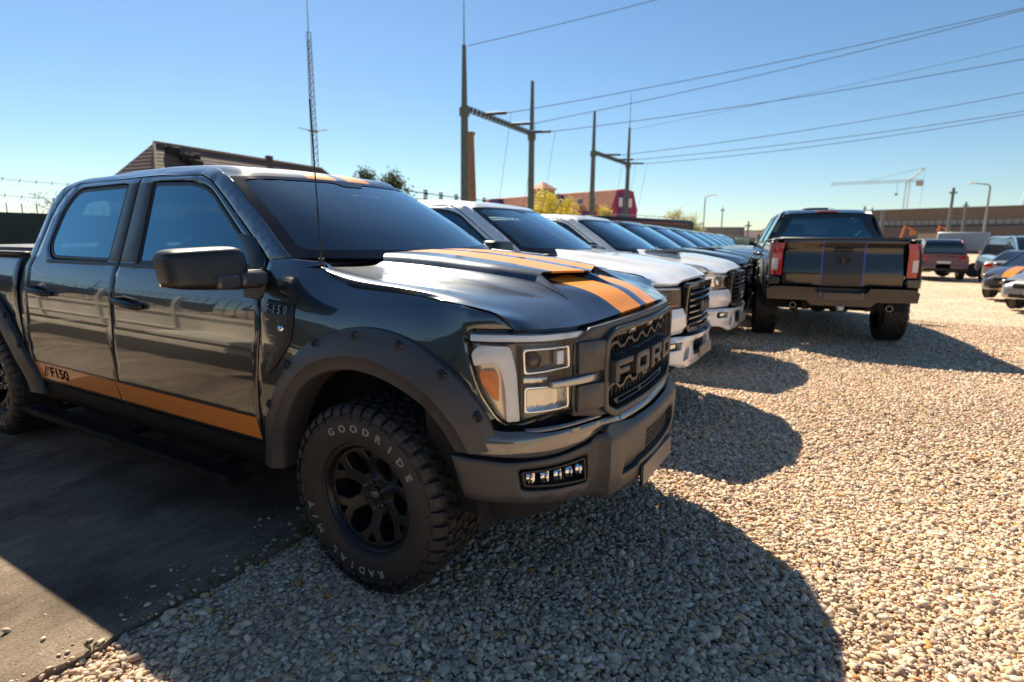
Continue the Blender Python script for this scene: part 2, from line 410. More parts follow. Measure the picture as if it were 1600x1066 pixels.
def tyre_mesh(R=.4445, Wd=.32, rb=.262, seg=64, nb=42, letters=True, tread=True):
    b = B(); h = Wd/2; k = R/.4445
    prof = [(rb-.012, -h*.70), (rb, -h*.80), (rb+.010, -h*.92), (.300*k, -h*.985), (.330*k, -h*1.02), (.365*k, -h*1.02), (.395*k, -h*.985), (.415*k, -h*.90), (.428*k, -h*.72), (.432*k, -h*.4), (.434*k, 0)]
    prof = prof+[(r, -y) for r, y in prof[-2::-1]]
    b.lathe(prof, seg, flip=True)
    if tread:
        def P(r, y, a): return (r*cos(a), y, r*sin(a))
        def block(sec, a0, a1, tw=0):      # sec: outline (r,y) extruded over angle, ends tapered
            n = len(sec); vs = []
            for i, a in enumerate((a0, a0+.12*(a1-a0), a1-.12*(a1-a0), a1)):
                q = .0035 if i in (0, 3) else 0
                vs += [P(r-(q if r > .40*k else 0), y, a+tw*y) for r, y in sec]
            fs = [(i*n+j, (i+1)*n+j, (i+1)*n+(j+1) % n, i*n+(j+1) % n) for i in range(3) for j in range(n)]
            fs += [tuple(range(n))[::-1], tuple(3*n+j for j in range(n))]
            b.add(vs, [f[::-1] for f in fs] if (sec[-1][1] < sec[0][1]) else fs)
        pit = 2*pi/nb
        for i in range(nb):
            a = i*pit
            for s in (-1, 1):
                lo = .398 if i % 2 == 0 else .410
                a_ = a+(0 if s < 0 else pit/2)
                block([(lo*k, s*h*1.03), (.428*k, s*h*.985), (.443*k, s*h*.88), (R+.003, s*h*.70), (.425*k, s*h*.68), (.40*k, s*h*.8)], a_, a_+pit*.70, .15*s)
                block([(.425*k, s*h*.64), (R+.003, s*h*.62), (R+.003, s*h*(.34 if i % 2 else .44)), (.42*k, s*h*.36)], a_+pit*.1, a_+pit*.74, .5*s)
                block([(.42*k, s*h*.28), (R+.002, s*h*.26), (R+.002, s*h*.04), (.42*k, s*h*.03)], a_+pit*.18, a_+pit*.80, -1.1*s)
                block([(.376*k, s*h*1.00), (.384*k, s*h*1.03), (.394*k, s*h*1.02), (.392*k, s*h*.98)], a_+pit*.05, a_+pit*(.95 if i % 2 else .55), 0)
    return b
def sidewall_text(b, s, a_start, a_end, r, h, size, mi=0, outline=.0006):
    n = len(s)
    for i, ch in enumerate(s):
        if ch == ' ': continue
        a = radians(a_start+(a_end-a_start)*(i/(n-1)))
        vs, fs = text_mesh(ch, size, outline=outline, bold=.0)
        out = []
        for v in vs:
            rr = r+v.y; aa = a-v.x*1.15/r; out.append((rr*cos(aa), h-.0015-v.z+(-.0)*abs(v.y), rr*sin(aa)))
        b.add(out, [f[::-1] for f in fs], mi)
def wheel(parent, x, y, z, sd, spec, shared=None):
    """wheel > tyre, rim ...; outer face towards -y (sd=-1)"""
    root = None
    if shared is None:
        t = tyre_mesh(*spec.get('tyre', (.4445, .32, .262)), seg=spec.get('seg', 64), nb=spec.get('nb', 42), tread=spec.get('tread', True))
        w = obj('wheel', t, M['rubber'], parent, 24)
        if spec.get('letters'):
            b = B(); sidewall_text(b, 'GOODRIDE', 118, 32, .338, -.1625, .047); sidewall_text(b, 'RADIAL M/T', -72, -164, .338, -.1625, .047)
            obj('sidewall_lettering', b, M['white'], w, 0)
        rb = spec.get('tyre', (0, 0, .262))[2]; q = rb/.262
        b = B()     # rim barrel and lip
        b.lathe([(.232*q, .12), (.225*q, .06), (.222*q, -.02), (.236*q, -.09), (.243*q, -.118), (.252*q, -.128), (.262*q, -.128), (.268*q, -.122), (.262*q, -.105)], 56, flip=True)
        def fz(r): r /= q; return -.058-.050*smooth01((r-.06)/.17)
        def fn(u, v): return Vector((u, fz(hypot(u, v)), v))
        holes = []
        for k in range(6):
            a = radians(60*k); ca, sa = cos(a), sin(a)
            def rot(p): return (p[0]*q*ca-p[1]*q*sa, p[0]*q*sa+p[1]*q*ca)
            holes.append([rot(p) for p in rounded([(.098, -.022), (.150, -.052), (.214, -.036), (.222, 0), (.214, .036), (.150, .052), (.098, .022)], .009, 3)])
            a = radians(60*k+30); ca, sa = cos(a), sin(a)
            holes.append([rot(p) for p in rounded([(.180, 0), (.220, -.026), (.225, 0), (.220, .026)], .005, 2)])
        panel(b, arc((0, 0), .238*q, 0, 355, 72), fn, holes, step=.022 if spec.get('fine') else .05, thick=.034, bev=.004, ref=(0, .5, 0))
        b.lathe([(0.0, -.072), (.030*q, -.070), (.033*q, -.060), (.033*q, -.03)], 28, flip=True)
        obj('rim', b, M['rim'], w, 35)
        b = B(); b.lathe([(.02, .0), (.165*q, .0), (.165*q, .025)], 40, flip=True); b.lathe([(.232*q, .10), (.0, .10)], 30, flip=True); b.box((.11*q, .0, .07*q), (.10, .06, .16), bev=.02)
        obj('brake_disc', b, M['rim'] if not spec.get('fine') else M['brake'], w, 35)
        if spec.get('fine'):
            for k in range(6):
                a = radians(60*k+30); c = (.066*cos(a), 0, .066*sin(a)); b = B(); b.lathe([(.0, -.088), (.006, -.088), (.0095, -.080), (.0105, -.055)], 6, (c[0], 0, c[2]), flip=True)
                obj('lug_nut', b, M['chrome'], w, 30)
            b = B(); b.lathe([(0, -.0745), (.024, -.074), (.0245, -.070)], 28, flip=True); vs, fs = text_mesh('Ford', .022, .001, shear=.4)
            for i, v in enumerate(b.v): b.v[i] = (v[0], v[1], v[2]*.55)
            b.add([(v.x, -.0752-v.z, v.y) for v in vs], fs, 1); obj('hub_badge', b, [M['steel'], M['trim']], w, 30)
        w['_src'] = 1
    else:
        w = shared.copy(); COL.objects.link(w); w.parent = parent
        for c in [c for c in bpy.data.objects if c.parent == shared]:
            d = c.copy(); COL.objects.link(d); d.parent = w
    w.location = (x, y, z); w.rotation_euler = (0, 0, 0 if sd < 0 else pi)
    return w
M['brake'] = mat('brake_metal', (.09, .085, .08), .45, .8)

def side_window(parent, poly, sd, trim=.02, recess=.010, gm='glass', name='side_window'):
    b = B(); panel(b, poly, lambda t, z: SK(t, z, -recess, sd), step=.12, thick=0, bev=0, ref=REF)
    g = obj(name, b, M[gm], parent)
    b = B(); o = offset(clean(densify(poly, .05)) if area(poly) > 0 else clean(densify(poly, .05))[::-1], -.002)
    panel(b, o, lambda t, z: SK(t, z, -recess+.004, sd), [offset(o, trim)], step=.06, thick=.012, bev=.002, ref=REF)
    obj('window_seal', b, M['trim'], parent)
    return g
def seat(parent, x, y, w=.52, m='seat'):
    b = B(); b.box((x, y, .95), (.55, w, .16), bev=.05); R = Matrix.Rotation(radians(-14), 3, 'Y')
    b.box((x-.30, y, 1.25), (.16, w, .62), R, .05); b.box((x-.40, y, 1.66), (.10, .28, .20), R, .04)
    obj('seat', b, M[m], parent, 50)
def interior(p, wheel_side=1, m='seat', shell=True):
    b = B(); b.box((-1.95, 0, .72), (2.7, 1.75, .06)); b.box((-.55, 0, 1.30), (.42, 1.68, .28), bev=.08); b.box((-1.3, 0, 1.0), (1.0, .26, .3), bev=.05)
    b.box((-2.1, -.86, 1.05), (2.4, .05, .62)); b.box((-2.1, .86, 1.05), (2.4, .05, .62)); b.box((-3.27, 0, 1.05), (.05, 1.7, .6))
    obj('dashboard', b, M['seat_black'], p, 50)
    for x in (-1.55, -2.55):
        for y in (-.42, .42): seat(p, x, y, m=m)
    b = B(); R = Matrix.Rotation(radians(-28), 3, 'Y'); c = Vector((-.92, .42*wheel_side, 1.36))
    b.tube([c+R@Vector((0, .185*cos(a), .185*sin(a))) for a in lin(0, 2*pi, 25)], .017, 8, cap=False); b.box(c, (.03, .34, .05), R); b.box(c+Vector((.08, 0, -.02)), (.16, .08, .08), R)
    obj('steering_wheel', b, M['seat_black'], p, 50)

F_WIN = [(-1.862, 1.442), (-.80, 1.452, .0), (-.84, 1.535, .04), (-.985, 1.622, .3), (-1.37, 1.868, .14), (-1.56, 1.912, .1), (-1.985, 1.925, .01)]
R_WIN = [(-2.205, 1.447), (-2.285, 1.925, .02), (-2.93, 1.915, .10), (-3.045, 1.80, .12), (-3.075, 1.54, .1), (-2.98, 1.452, .08)]
F_DOOR = [(-2.174, .532), (-.768, .532), (-.735, .80, .3), (-.662, 1.206, .2), (-.704, 1.372, .1), (-.697, 1.488, .08), (-.742, 1.526, .2), (-1.188, 1.800, .3), (-1.384, 1.915, .15), (-1.50, 1.952, .1), (-2.155, 1.966), (-2.056, 1.432, .1), (-2.10, .93, .3)]
R_DOOR = [(-3.387, .532), (-2.184, .532), (-2.108, .93, .3), (-2.064, 1.432, .1), (-2.163, 1.966), (-3.04, 1.960, .18), (-3.185, 1.80, .12), (-3.228, 1.404, .2), (-3.285, 1.10, .3)]
def cab(p, spec, front_x=0):
    """doors, windows, cab side, roof and windscreen for both sides; returns nothing, parts are parented to p"""
    pm = spec['paint']; rm = spec.get('roof_paint', pm); st = spec.get('step', .045)
    for sd in (-1, 1):
        fn = lambda t, z: SK(t, z, 0, sd)
        for nm, out, win in (('front_door', F_DOOR, F_WIN), ('rear_door', R_DOOR, R_WIN)):
            out = offset(clean(rounded(out, .02)), .0025); win = clean(rounded(win, .02))
            hole = offset(win if area(win) > 0 else win[::-1], -.012)
            b = B(); panel(b, out, fn, [hole], step=st, thick=.03, ref=REF)
            d = obj(nm, b, pm, p)
            side_window(d, win, sd)
            hx, hz = (-1.87, 1.213) if nm == 'front_door' else (-3.02, 1.225)
            hm = spec.get('handle', M['trim'])
            b = B(); q = lambda x, z, dn: SK(x, z, dn, sd)
            b.tube([q(hx-.14, hz+.012, .0), q(hx-.125, hz+.012, .035), q(hx, hz, .042), q(hx+.12, hz-.012, .036), q(hx+.145, hz-.014, .0)], [.014, .017, .020, .019, .016], 10)
            obj('handle', b, hm, d, 60)
            b = B(); panel(b, rounded([(hx-.10, hz-.035), (hx+.10, hz-.05), (hx+.11, hz+.03), (hx-.09, hz+.045)], .03), lambda t, z: SK(t, z, .002, sd), step=.08, thick=.004, bev=.002, ref=REF)
            obj('handle_cup', b, spec.get('cup', pm), d)
            # belt trim
            b = B(); x0, x1 = (-2.055, -.80) if nm == 'front_door' else (-3.02, -2.068)
            panel(b, [(x0, 1.418), (x1, 1.424), (x1, 1.444), (x0, 1.442)], lambda t, z: SK(t, z, .004, sd), step=.1, thick=.01, bev=.002, ref=REF)
            obj('belt_trim', b, M['trim'], d)
            # pillar applique
            b = B()
            pp = [(-2.050, 1.448), (-1.868, 1.448), (-1.992, 1.93), (-2.142, 1.935)] if nm == 'front_door' else [(-2.19, 1.448), (-2.068, 1.448), (-2.160, 1.935), (-2.27, 1.932)]
            panel(b, pp, lambda t, z: SK(t, z, .003, sd), step=.1, thick=.008, bev=.002, ref=REF); obj('pillar_cover', b, M['plastic'], d)
        # cab side: pillar, roof rail, rear corner
        b = B()
        o = [(-.530, 1.503), (-.86, 1.715, .3), (-1.215, 1.925, .1), (-1.45, 2.006, .15), (-3.03, 2.006, .2), (-3.27, 1.90, .2), (-3.33, 1.40, .2), (-3.395, 1.05, .3), (-3.43, .53),
             (-3.392, .53), (-3.29, 1.10, .3), (-3.233, 1.404, .2), (-3.19, 1.80, .12), (-3.045, 1.965, .18), (-1.50, 1.957, .1), (-1.382, 1.920, .15), (-1.186, 1.805, .3), (-.738, 1.530, .2), (-.69, 1.492)]
        panel(b, clean(rounded(o, .02)), fn, step=st, thick=.03, ref=REF); obj('cab_side', b, pm, p)
        b = B(); panel(b, [(-3.43, .40), (-.66, .40), (-.66, .527), (-3.43, .527)], lambda t, z: SK(t, z, -.012, sd), step=.12, ref=REF, thick=.05); obj('sill', b, spec.get('sill', pm), p)
    # windscreen
    WS = [[Vector(a) for a in r] for r in (
        [(-.535, -.893, 1.500), (-.76, -.838, 1.645), (-.99, -.780, 1.79), (-1.215, -.722, 1.926)],
        [(-.40, -.66, 1.492), (-.64, -.63, 1.655), (-.89, -.60, 1.80), (-1.15, -.57, 1.937)],
        [(-.305, -.33, 1.482), (-.565, -.32, 1.652), (-.84, -.31, 1.805), (-1.11, -.30, 1.942)],
        [(-.275, 0, 1.478), (-.54, 0, 1.650), (-.82, 0, 1.806), (-1.095, 0, 1.944)])]
    WS = WS+[[Vector((q.x, -q.y, q.z)) for q in r] for r in WS[-2::-1]]
    f = lambda u, v: net(WS, u, v)
    globals()['WSF'] = f
    b = B(); panel(b, [(0, 0), (1, 0), (1, 1), (0, 1)], f, step=.09, thick=0, bev=0, ref=REF); ws = obj('windscreen', b, M['ws_glass'], p, 180)
    def f2(u, v): q = f(u, v); return q+Vector((.002, 0, .003))
    b = B(); panel(b, [(0, 0), (1, 0), (1, 1), (0, 1)], f2, [rounded([(.085, .045), (.955, .05), (.955, .44), (.90, .455), (.90, .545), (.955, .56), (.955, .95), (.085, .955)], .06, 5)], step=.09, thick=0, bev=0, ref=REF); obj('glass_border', b, M['frit'], ws, 180)
    # roof
    def zr(x, y): 
        prof = np.interp(-x, [1.09, 1.15, 1.25, 1.40, 1.65, 2.0, 2.5, 2.9, 3.1, 3.25], [1.944, 1.968, 1.998, 2.020, 2.036, 2.046, 2.042, 2.024, 2.000, 1.950]); a = abs(y)
        return prof - .012*(a/.6)**2 - .058*smooth01((a-.57)/.13)
    RF = []
    def rf(u, v):
        y = (v*2-1)*.690; a = abs(y); x0 = -(1.095+.12*(a/.72)**2+.012); x = x0+(-3.26-x0)*u
        z = zr(x, y)
        if u < .08: z = min(z, f(1, .5+y/1.45).z+.004+(x0-x)*.75)
        return Vector((x, y, z))
    b = B(); b.grid(rf, [0, .01, .025, .045, .07, .1]+lin(.14, 1, 24), [0, .02, .04, .065, .09]+lin(.12, .88, 28)+[.91, .935, .96, .98, 1]); obj('roof', b, rm, p, 60, fix=True)
    b = B(); b.grid(lambda u, v: rf(u, v)-Vector((.0, 0, .05)), lin(.02, 1, 12), lin(0, 1, 12)); obj('headliner', b, M['seat_black'], p, 60)
    # rear window wall
    BW = [[Vector((-3.27-.0*a, y, 1.93)), Vector((-3.33, y*1.14, 1.66)), Vector((-3.37, y*1.36, 1.42)), Vector((-3.42, y*1.42, .9))] for a, y in ((0, -.66), (0, -.3), (0, 0), (0, .3), (0, .66))]
    g = lambda u, v: net(BW, u, v)
    b = B(); win = rounded([(.08, .10), (.60, .06), (.60, .94), (.08, .90)], .06); panel(b, [(0, 0), (1, 0), (1, 1), (0, 1)], g, [win], step=.12, thick=.02, bev=0, ref=REF); bw = obj('cab_back', b, pm, p)
    b = B(); panel(b, offset(win if area(win) > 0 else win[::-1], -.01), lambda u, v: g(u, v)+Vector((.006, 0, 0)), step=.2, thick=0, bev=0, ref=REF); obj('rear_window', b, M['glass'], bw)
    b = B(); b.box((-3.285, 0, 1.965), (.05, .34, .03), bev=.008); obj('brake_light', b, M['red_lens'], p)
    interior(p, m=spec.get('seat', 'seat'))

def bed(p, spec, ax=-4.05, L=-5.12, tail=True):
    pm = spec['paint']
    for sd in (-1, 1):
        fn = lambda t, z: SK(t, z, -.008-.02*smooth01((-5.0-t)/.2), sd)
        o = [(-3.455, .60), (-3.455, 1.462)]+[(L, 1.462), (L, .62), (ax-.60, .62)]+arc((ax, .47), .60, 165, 15, 22)+[(ax+.60, .60)]
        b = B(); panel(b, clean(o)[::-1], fn, step=.06, thick=.03, ref=(-4, 0, 1)); obj('bed_side', b, pm, p)
        b = B(); b.box((-4.28, .90*(1 if sd > 0 else -1), 1.468), (1.66, .10, .03), bev=.01); obj('bed_rail', b, M['trim'], p)
        b = B()         # dark wheel house
        b.grid(lambda a, y: Vector((ax+.585*cos(a), sd*y, .47+.585*sin(a))), lin(radians(-5), radians(185), 24), [.60, .97]); b.box((ax, .55*(-1 if sd < 0 else 1), .8), (1.3, .04, .8)); obj('wheel_house', b, M['matte'], p)
    b = B(); b.box((-4.25, 0, .75), (1.7, 1.6, .06)); b.box((-3.47, 0, 1.05), (.04, 1.7, .75)); obj('bed_floor', b, M['trim'], p)
    if spec.get('cover', True):
        b = B(); b.box((-4.27, 0, 1.487), (1.70, 1.66, .045), bev=.015); obj('bed_cover', b, M['cover'], p)
M['cover'] = mat('black_bed_cover', (.03, .03, .032), .45, bump=.2, bscale=200)
def chassis(p):
    b = B()
    for y in (-.42, .42): b.box((-2.2, y, .52), (5.6, .09, .16))
    b.box((-1.8, 0, .62), (2.2, .5, .25), bev=.05); b.box((.35, 0, .62), (.9, .9, .4)); b.box((0, 0, .42), (.14, 1.3, .12)); b.box((-4.05, 0, .43), (.16, 1.4, .14)); b.tube([(-3, .5, .45), (-4.2, .55, .42), (-5.1, .55, .42)], .04)
    b.box((.1, 0, .95), (1.2, 1.3, .5)); b.box((-2.0, 0, .60), (2.8, 1.6, .1))
    obj('chassis', b, M['matte'], p, 0)
def wheel_well(p, sd, x=0):
    b = B(); b.grid(lambda a, y: Vector((x+.595*cos(a), sd*y, .47+.595*sin(a))), lin(radians(-5), radians(185), 24), [.56, .985]); b.box((x, (-.56 if sd < 0 else .56), .8), (1.25, .04, .9))
    obj('wheel_house', b, M['matte'], p)
def mirror(p, sd, m, big=True):
    y = sd
    b = B(); q = lambda x, yy, z: Vector((x, yy*y, z))
    # head: superellipsoid shell, slightly raked
    def hd(u, v):
        cu, su = cos(u), sin(u); cv, sv = cos(v), sin(v); pw = lambda a, e: math.copysign(abs(a)**e, a)
        X = pw(cv, .45)*pw(cu, .5); Y = pw(cv, .35)*pw(su, .35); Z = pw(sv, .35)
        fx = .095 if X > 0 else .06
        return q(-.70+X*fx-.02*Y-.012*Z, 1.245+.175*Y+.004*Z, 1.465+Z*(.093-.010*Y)+.004*Y)
    b.grid(hd, lin(0, 2*pi, 41), lin(-pi/2, pi/2, 25), flip=(sd > 0))
    r = obj('mirror', b, m, p, 60)
    b = B(); b.box(q(-.604, 1.19, 1.408), (.05, .11, .062), bev=.010); b.box(q(-.604, 1.065, 1.412), (.06, .13, .066), bev=.012); obj('turn_signal', b, M['mirror_lens'], r)
    b = B(); b.box(q(-.69, 1.03, 1.405), (.10, .20, .085), bev=.02); b.box(q(-.73, .955, 1.37), (.17, .07, .17), bev=.025); obj('mirror_arm', b, M['trim'], r)
    b = B(); b.box(q(-.775, 1.245, 1.465), (.01, .30, .15), bev=.004); obj('mirror_glass', b, M['chrome'], r)
    b = B(); panel(b, [(-.80, 1.447), (-.715, 1.44), (-.715, 1.50), (-.84, 1.60), (-.985, 1.622)], lambda t, z: SK(t, z, .003, sd), step=.1, thick=.01, bev=.002, ref=REF); obj('mirror_sail', b, M['trim'], r)
M['mirror_lens'] = mat('smoked_signal_lens', (.05, .05, .055), .25, coat=.5)
M['mirror_shell'] = mat('dark_mirror_shell', (.014, .013, .013), .36, bump=.1, bscale=600)

# ------------------------------------------------------------------ hero truck
def hood_net():
    g = [SK(t, z) for t, z in ((-.30, 1.462), (-.16, 1.402), (.2, 1.376), (.48, 1.352), (.665, 1.322), (.728, 1.262))]
    h = [[(-.36, 0, 1.478), (-.05, 0, 1.468), (.3, 0, 1.443), (.6, 0, 1.398), (.80, 0, 1.352), (.925, 0, 1.275)],
         [(-.38, -.30, 1.476), (-.05, -.30, 1.464), (.3, -.29, 1.436), (.58, -.27, 1.390), (.77, -.25, 1.345), (.905, -.26, 1.266)],
         [(-.42, -.46, 1.484), (-.08, -.46, 1.464), (.27, -.43, 1.433), (.54, -.40, 1.387), (.73, -.36, 1.337), (.885, -.42, 1.257)],
         [(-.43, -.55, 1.468), (-.08, -.55, 1.432), (.26, -.52, 1.402), (.53, -.48, 1.361), (.71, -.45, 1.324), (.866, -.52, 1.252)],
         [(-.44, -.66, 1.464), (-.09, -.66, 1.422), (.26, -.63, 1.395), (.52, -.58, 1.356), (.70, -.55, 1.317), (.850, -.60, 1.250)],
         [(-.44, -.78, 1.464), (-.09, -.79, 1.420), (.25, -.76, 1.394), (.51, -.70, 1.356), (.69, -.65, 1.308), (.825, -.685, 1.250)],
         [(-.40, -.87, 1.476), (-.10, -.88, 1.424), (.23, -.86, 1.397), (.50, -.81, 1.360), (.68, -.74, 1.304), (.790, -.75, 1.252)],
         [(-.35, -.905, 1.474), (-.13, -.925, 1.418), (.21, -.915, 1.392), (.49, -.88, 1.360), (.665, -.82, 1.308), (.760, -.815, 1.256)],
         [tuple(q) for q in g]]
    h = [[Vector(q) for q in r] for r in h]
    return [[Vector((q.x, -q.y, q.z)) for q in r] for r in h[:0:-1]]+h
HN = hood_net()
def hero():
    P = thing('pickup_truck', 'large gunmetal grey pickup with orange stripes, black hood scoop and mud tyres, nearest the camera', 'pickup truck')
    G, PL = M['grey'], M['plastic']
    spec = dict(paint=G, roof_paint=M['grey_stripe'], handle=M['trim'], cup=G, sill=M['board'], step=.04)
    cab(P, spec); bed(P, spec); chassis(P)
    # fenders
    for sd in (-1, 1):
        fn = lambda t, z: SK(t, z, 0, sd)
        o = [(-.762, .532), (-.61, .532)]+arc((0, .47), .605, 172, 44, 26)[1:]+[(.60, .885), (.652, .905), (.592, 1.0), (.545, 1.13), (.524, 1.215), (.545, 1.262, .02), (.722, 1.262), (.660, 1.320, .05), (.48, 1.349), (.2, 1.373), (-.16, 1.399, .1), (-.285, 1.45, .06), (-.32, 1.488), (-.53, 1.502), (-.683, 1.490), (-.697, 1.372, .1), (-.655, 1.206, .2), (-.729, .80, .3)]
        b = B(); panel(b, clean(rounded(o, .006, 2)), fn, step=.035, thick=.03, ref=REF); fd = obj('fender', b, G, P)
        wheel_well(P, sd)
        # flare
        out = catmull([(-.745, .44), (-.700, .60), (-.625, .77), (-.475, .985), (-.275, 1.15), (-.01, 1.225), (.246, 1.204), (.472, 1.098), (.61, .948), (.678, .792)], 6)
        inn = catmull([(-.575, .455), (-.545, .60), (-.478, .735), (-.352, .91), (-.20, 1.005), (-.01, 1.043), (.18, 1.018), (.345, .95), (.44, .86), (.497, .772)], 6)
        prof = [(0, -.004), (0, .018), (.012, .026), (.04, .031), (.30, .046), (.60, .062), (.635, .062), (.66, .058), (.97, .040), (1, .034), (1.02, .02), (1.02, -.10)]
        def ff(i, k):
            w, dn = prof[k]; p = out[i].lerp(inn[i], w); return SK(p.x, p.y, dn, sd)
        b = B(); b.grid(ff, range(len(out)), range(len(prof)), flip=(sd < 0))
        for i in (0, len(out)-1):
            vs = [ff(i, k) for k in range(1, len(prof)-1)]; b.add(vs+[SK(out[i].x, out[i].y, -.004, sd), SK(inn[i].x, inn[i].y, -.004, sd)], [tuple(list(range(len(vs)))+[len(vs)+1, len(vs)])])
        fl = obj('wheel_arch_flare', b, PL, P, 30, fix=True)
        for (x, z) in ((-.595, .80), (-.441, 1.020), (-.250, 1.138), (-.010, 1.192), (.236, 1.172), (.448, 1.078), (.590, .925)):
            n = Vector((0, sd, 0)); a = atan2(z-.47, x); c = SK(x*1.0, z, .034, sd); R = Matrix.Rotation(-(a-pi/2), 3, 'Y')
            b = B(); b.box(c, (.042, .022, .040), R, .008); b.lathe([(0, -.019), (.008, -.019), (.011, -.012), (.011, 0)], 10, c, flip=True) if sd < 0 else None; obj('flare_bolt', b, M['trim'], fl, 30, fix=True)
        # rear flare
        ro = [Vector((q.x*1.0-4.05, q.y)) for q in out]; ri = [Vector((q.x*1.0-4.05, q.y)) for q in inn]
        def fr(i, k):
            w, dn = prof[k]; p = ro[i].lerp(ri[i], w); p = Vector((-8.1-p.x, p.y)); return SK(p.x, p.y, dn, sd)
        b = B(); b.grid(fr, range(len(out)), range(len(prof)), flip=(sd > 0)); fl = obj('wheel_arch_flare', b, PL, P, 30, fix=True)
        for (x, z) in ((-.590, .925), (-.448, 1.078), (.250, 1.138), (.441, 1.02), (.595, .80)):
            c = SK(-4.05+x, z, .034, sd); b = B(); b.box(c, (.042, .022, .040), bev=.008); obj('flare_bolt', b, M['trim'], fl, 30, fix=True)
        # vent badge on the fender
        v = rounded([(-.612, 1.312), (-.432, 1.300), (-.428, 1.22), (-.448, 1.11), (-.545, 1.000), (-.622, .935), (-.640, .955), (-.560, 1.10), (-.535, 1.215), (-.62, 1.222)], .012, 3)
        b = B(); panel(b, v, lambda t, z: SK(t, z, .010, sd), step=.03, thick=.016, bev=.004, ref=REF); vb = obj('fender_vent', b, M['trim'], fd)
        if sd < 0:
            for ch, x in zip('F-150', (-.590, -.567, -.545, -.510, -.470)):
                vs, fs = text_mesh(ch, .056, .004, bold=.0008); b = B(); b.add([SK(x+q.x*.8, 1.266+q.y, .012+q.z+.004) for q in vs], fs); obj('badge_letter', b, M['badge'], vb, 30)
            b = B(); c = SK(-.498, 1.178, .012); b.lathe([(0, -.012), (.012, -.011), (.018, -.004), (.019, 0)], 16, c, flip=True); obj('badge_sensor', b, M['chrome'], vb, 60)
        # orange stripe on doors (vinyl)
        for (a, c_, nm) in ((-3.31, -2.186, 'rear'), (-2.170, -.772, 'front')):
            d = [k for k in bpy.data.objects if k.parent == P and k.name.startswith(nm+'_door')][0 if sd < 0 else 1]
            zt = lambda x: .688+.000*x; zb = lambda x: .565
            poly = [(a, zb(a)), (c_, zb(c_)), (c_, zt(c_)), (a-.03 if nm == 'rear' else a, zt(a))]
            b = B(); panel(b, poly, lambda t, z: SK(t, z, .0015, sd), step=.09, thick=0, bev=0, ref=REF); ds = obj('orange_stripe', b, M['orange'], d)
            b = B()
            for zz in (.556, .698): b.add([SK(x, zz+dz, .0016, sd) for x in (a, c_) for dz in (-.003, .003)], [(0, 2, 3, 1)] if sd < 0 else [(1, 3, 2, 0)])
            obj('pinstripe', b, M['trim'], d)
            if nm == 'rear' and sd < 0:
                vs, fs = text_mesh('F150', .15, .0004, shear=.25, bold=.004); b = B(); b.add([SK(-3.0+q.x*.95, .628+q.y*.72, .003) for q in vs], fs)
                b.add([SK(x, z, .0026) for x, z in ((-3.17, .67), (-3.15, .67), (-3.24, .585), (-3.26, .585))], [(0, 1, 2, 3)]); b.add([SK(x, z, .0026) for x, z in ((-3.13, .67), (-3.12, .67), (-3.21, .585), (-3.22, .585))], [(0, 1, 2, 3)])
                obj('stripe_lettering', b, M['matte'], d, 0)
        mirror(P, sd, M['mirror_shell'])
        # running board
        b = B(); s = sd
        b.box((-2.11, s*1.04, .345), (2.46, .13, .045), bev=.012); b.box((-2.11, s*1.108, .352), (2.44, .010, .04), bev=.004)
        for i in range(36): b.box((-3.24+i*.066, s*1.06, .3695), (.036, .05, .006))
        for x in (-1.1, -2.1, -3.1): b.box((x, s*.88, .36), (.06, .22, .03))
        obj('running_board', b, PL if s > 0 else M['board'], P, 30)  # near side gets the shade-darkened colour, far side the plain plastic
    # hood
    f = lambda u, v: net(HN, u, v)
    b = B(); nu, nv = 64, 120
    us = lin(0, 1, nu); vs_ = [0, .004, .012]+lin(.02, .98, nv)+[.988, .996, 1]
    b.grid(f, us, vs_); k = len(vs_)
    fr_ = [f(1, v) for v in vs_]; b.add([q for q in fr_]+[q+Vector((-.012, 0, -.016)) for q in fr_]+[q+Vector((-.05, 0, -.03)) for q in fr_], [(i+j*k, i+1+j*k, i+1+(j+1)*k, i+(j+1)*k) for i in range(k-1) for j in (0, 1)])
    for v in (0, 1):
        e = [f(u, v) for u in us]; b.add(e+[q+Vector((0, -.012*(1 if v == 0 else -1)*1, -.02)) for q in e], [(i, i+1, i+1+nu, i+nu) for i in range(nu-1)])
    hood = obj('hood', b, M['grey_stripe'], P, 50, fix=True)
    kd = kdtree.KDTree(81*161); 
    i = 0; pts = []
    for a in lin(0, 1, 81):
        for c in lin(0, 1, 161): q = f(a, c); kd.insert((q.x, q.y, 0), i); pts.append(q); i += 1
    kd.balance()
    def hz(x, y):
        r = kd.find_n((x, y, 0), 4); w = [1/(d+1e-4) for _, _, d in r]; return sum(pts[j].z*q for (_, j, _), q in zip(r, w))/sum(w)
    # raised scoop
    wd = lambda x: np.interp(x, [-.41, 0, .3, .52, .66, .73], [.475, .455, .415, .360, .375, .40])
    zd = lambda x, y: np.interp(x, [-.41, -.2, 0, .3, .5, .64], [1.527, 1.522, 1.510, 1.480, 1.452, 1.432])-.010*(y/.4)**2
    b = B(); xs_ = [-.41, -.395]+lin(-.37, 1, 2)[:1]+lin(-.3, .52, 26)
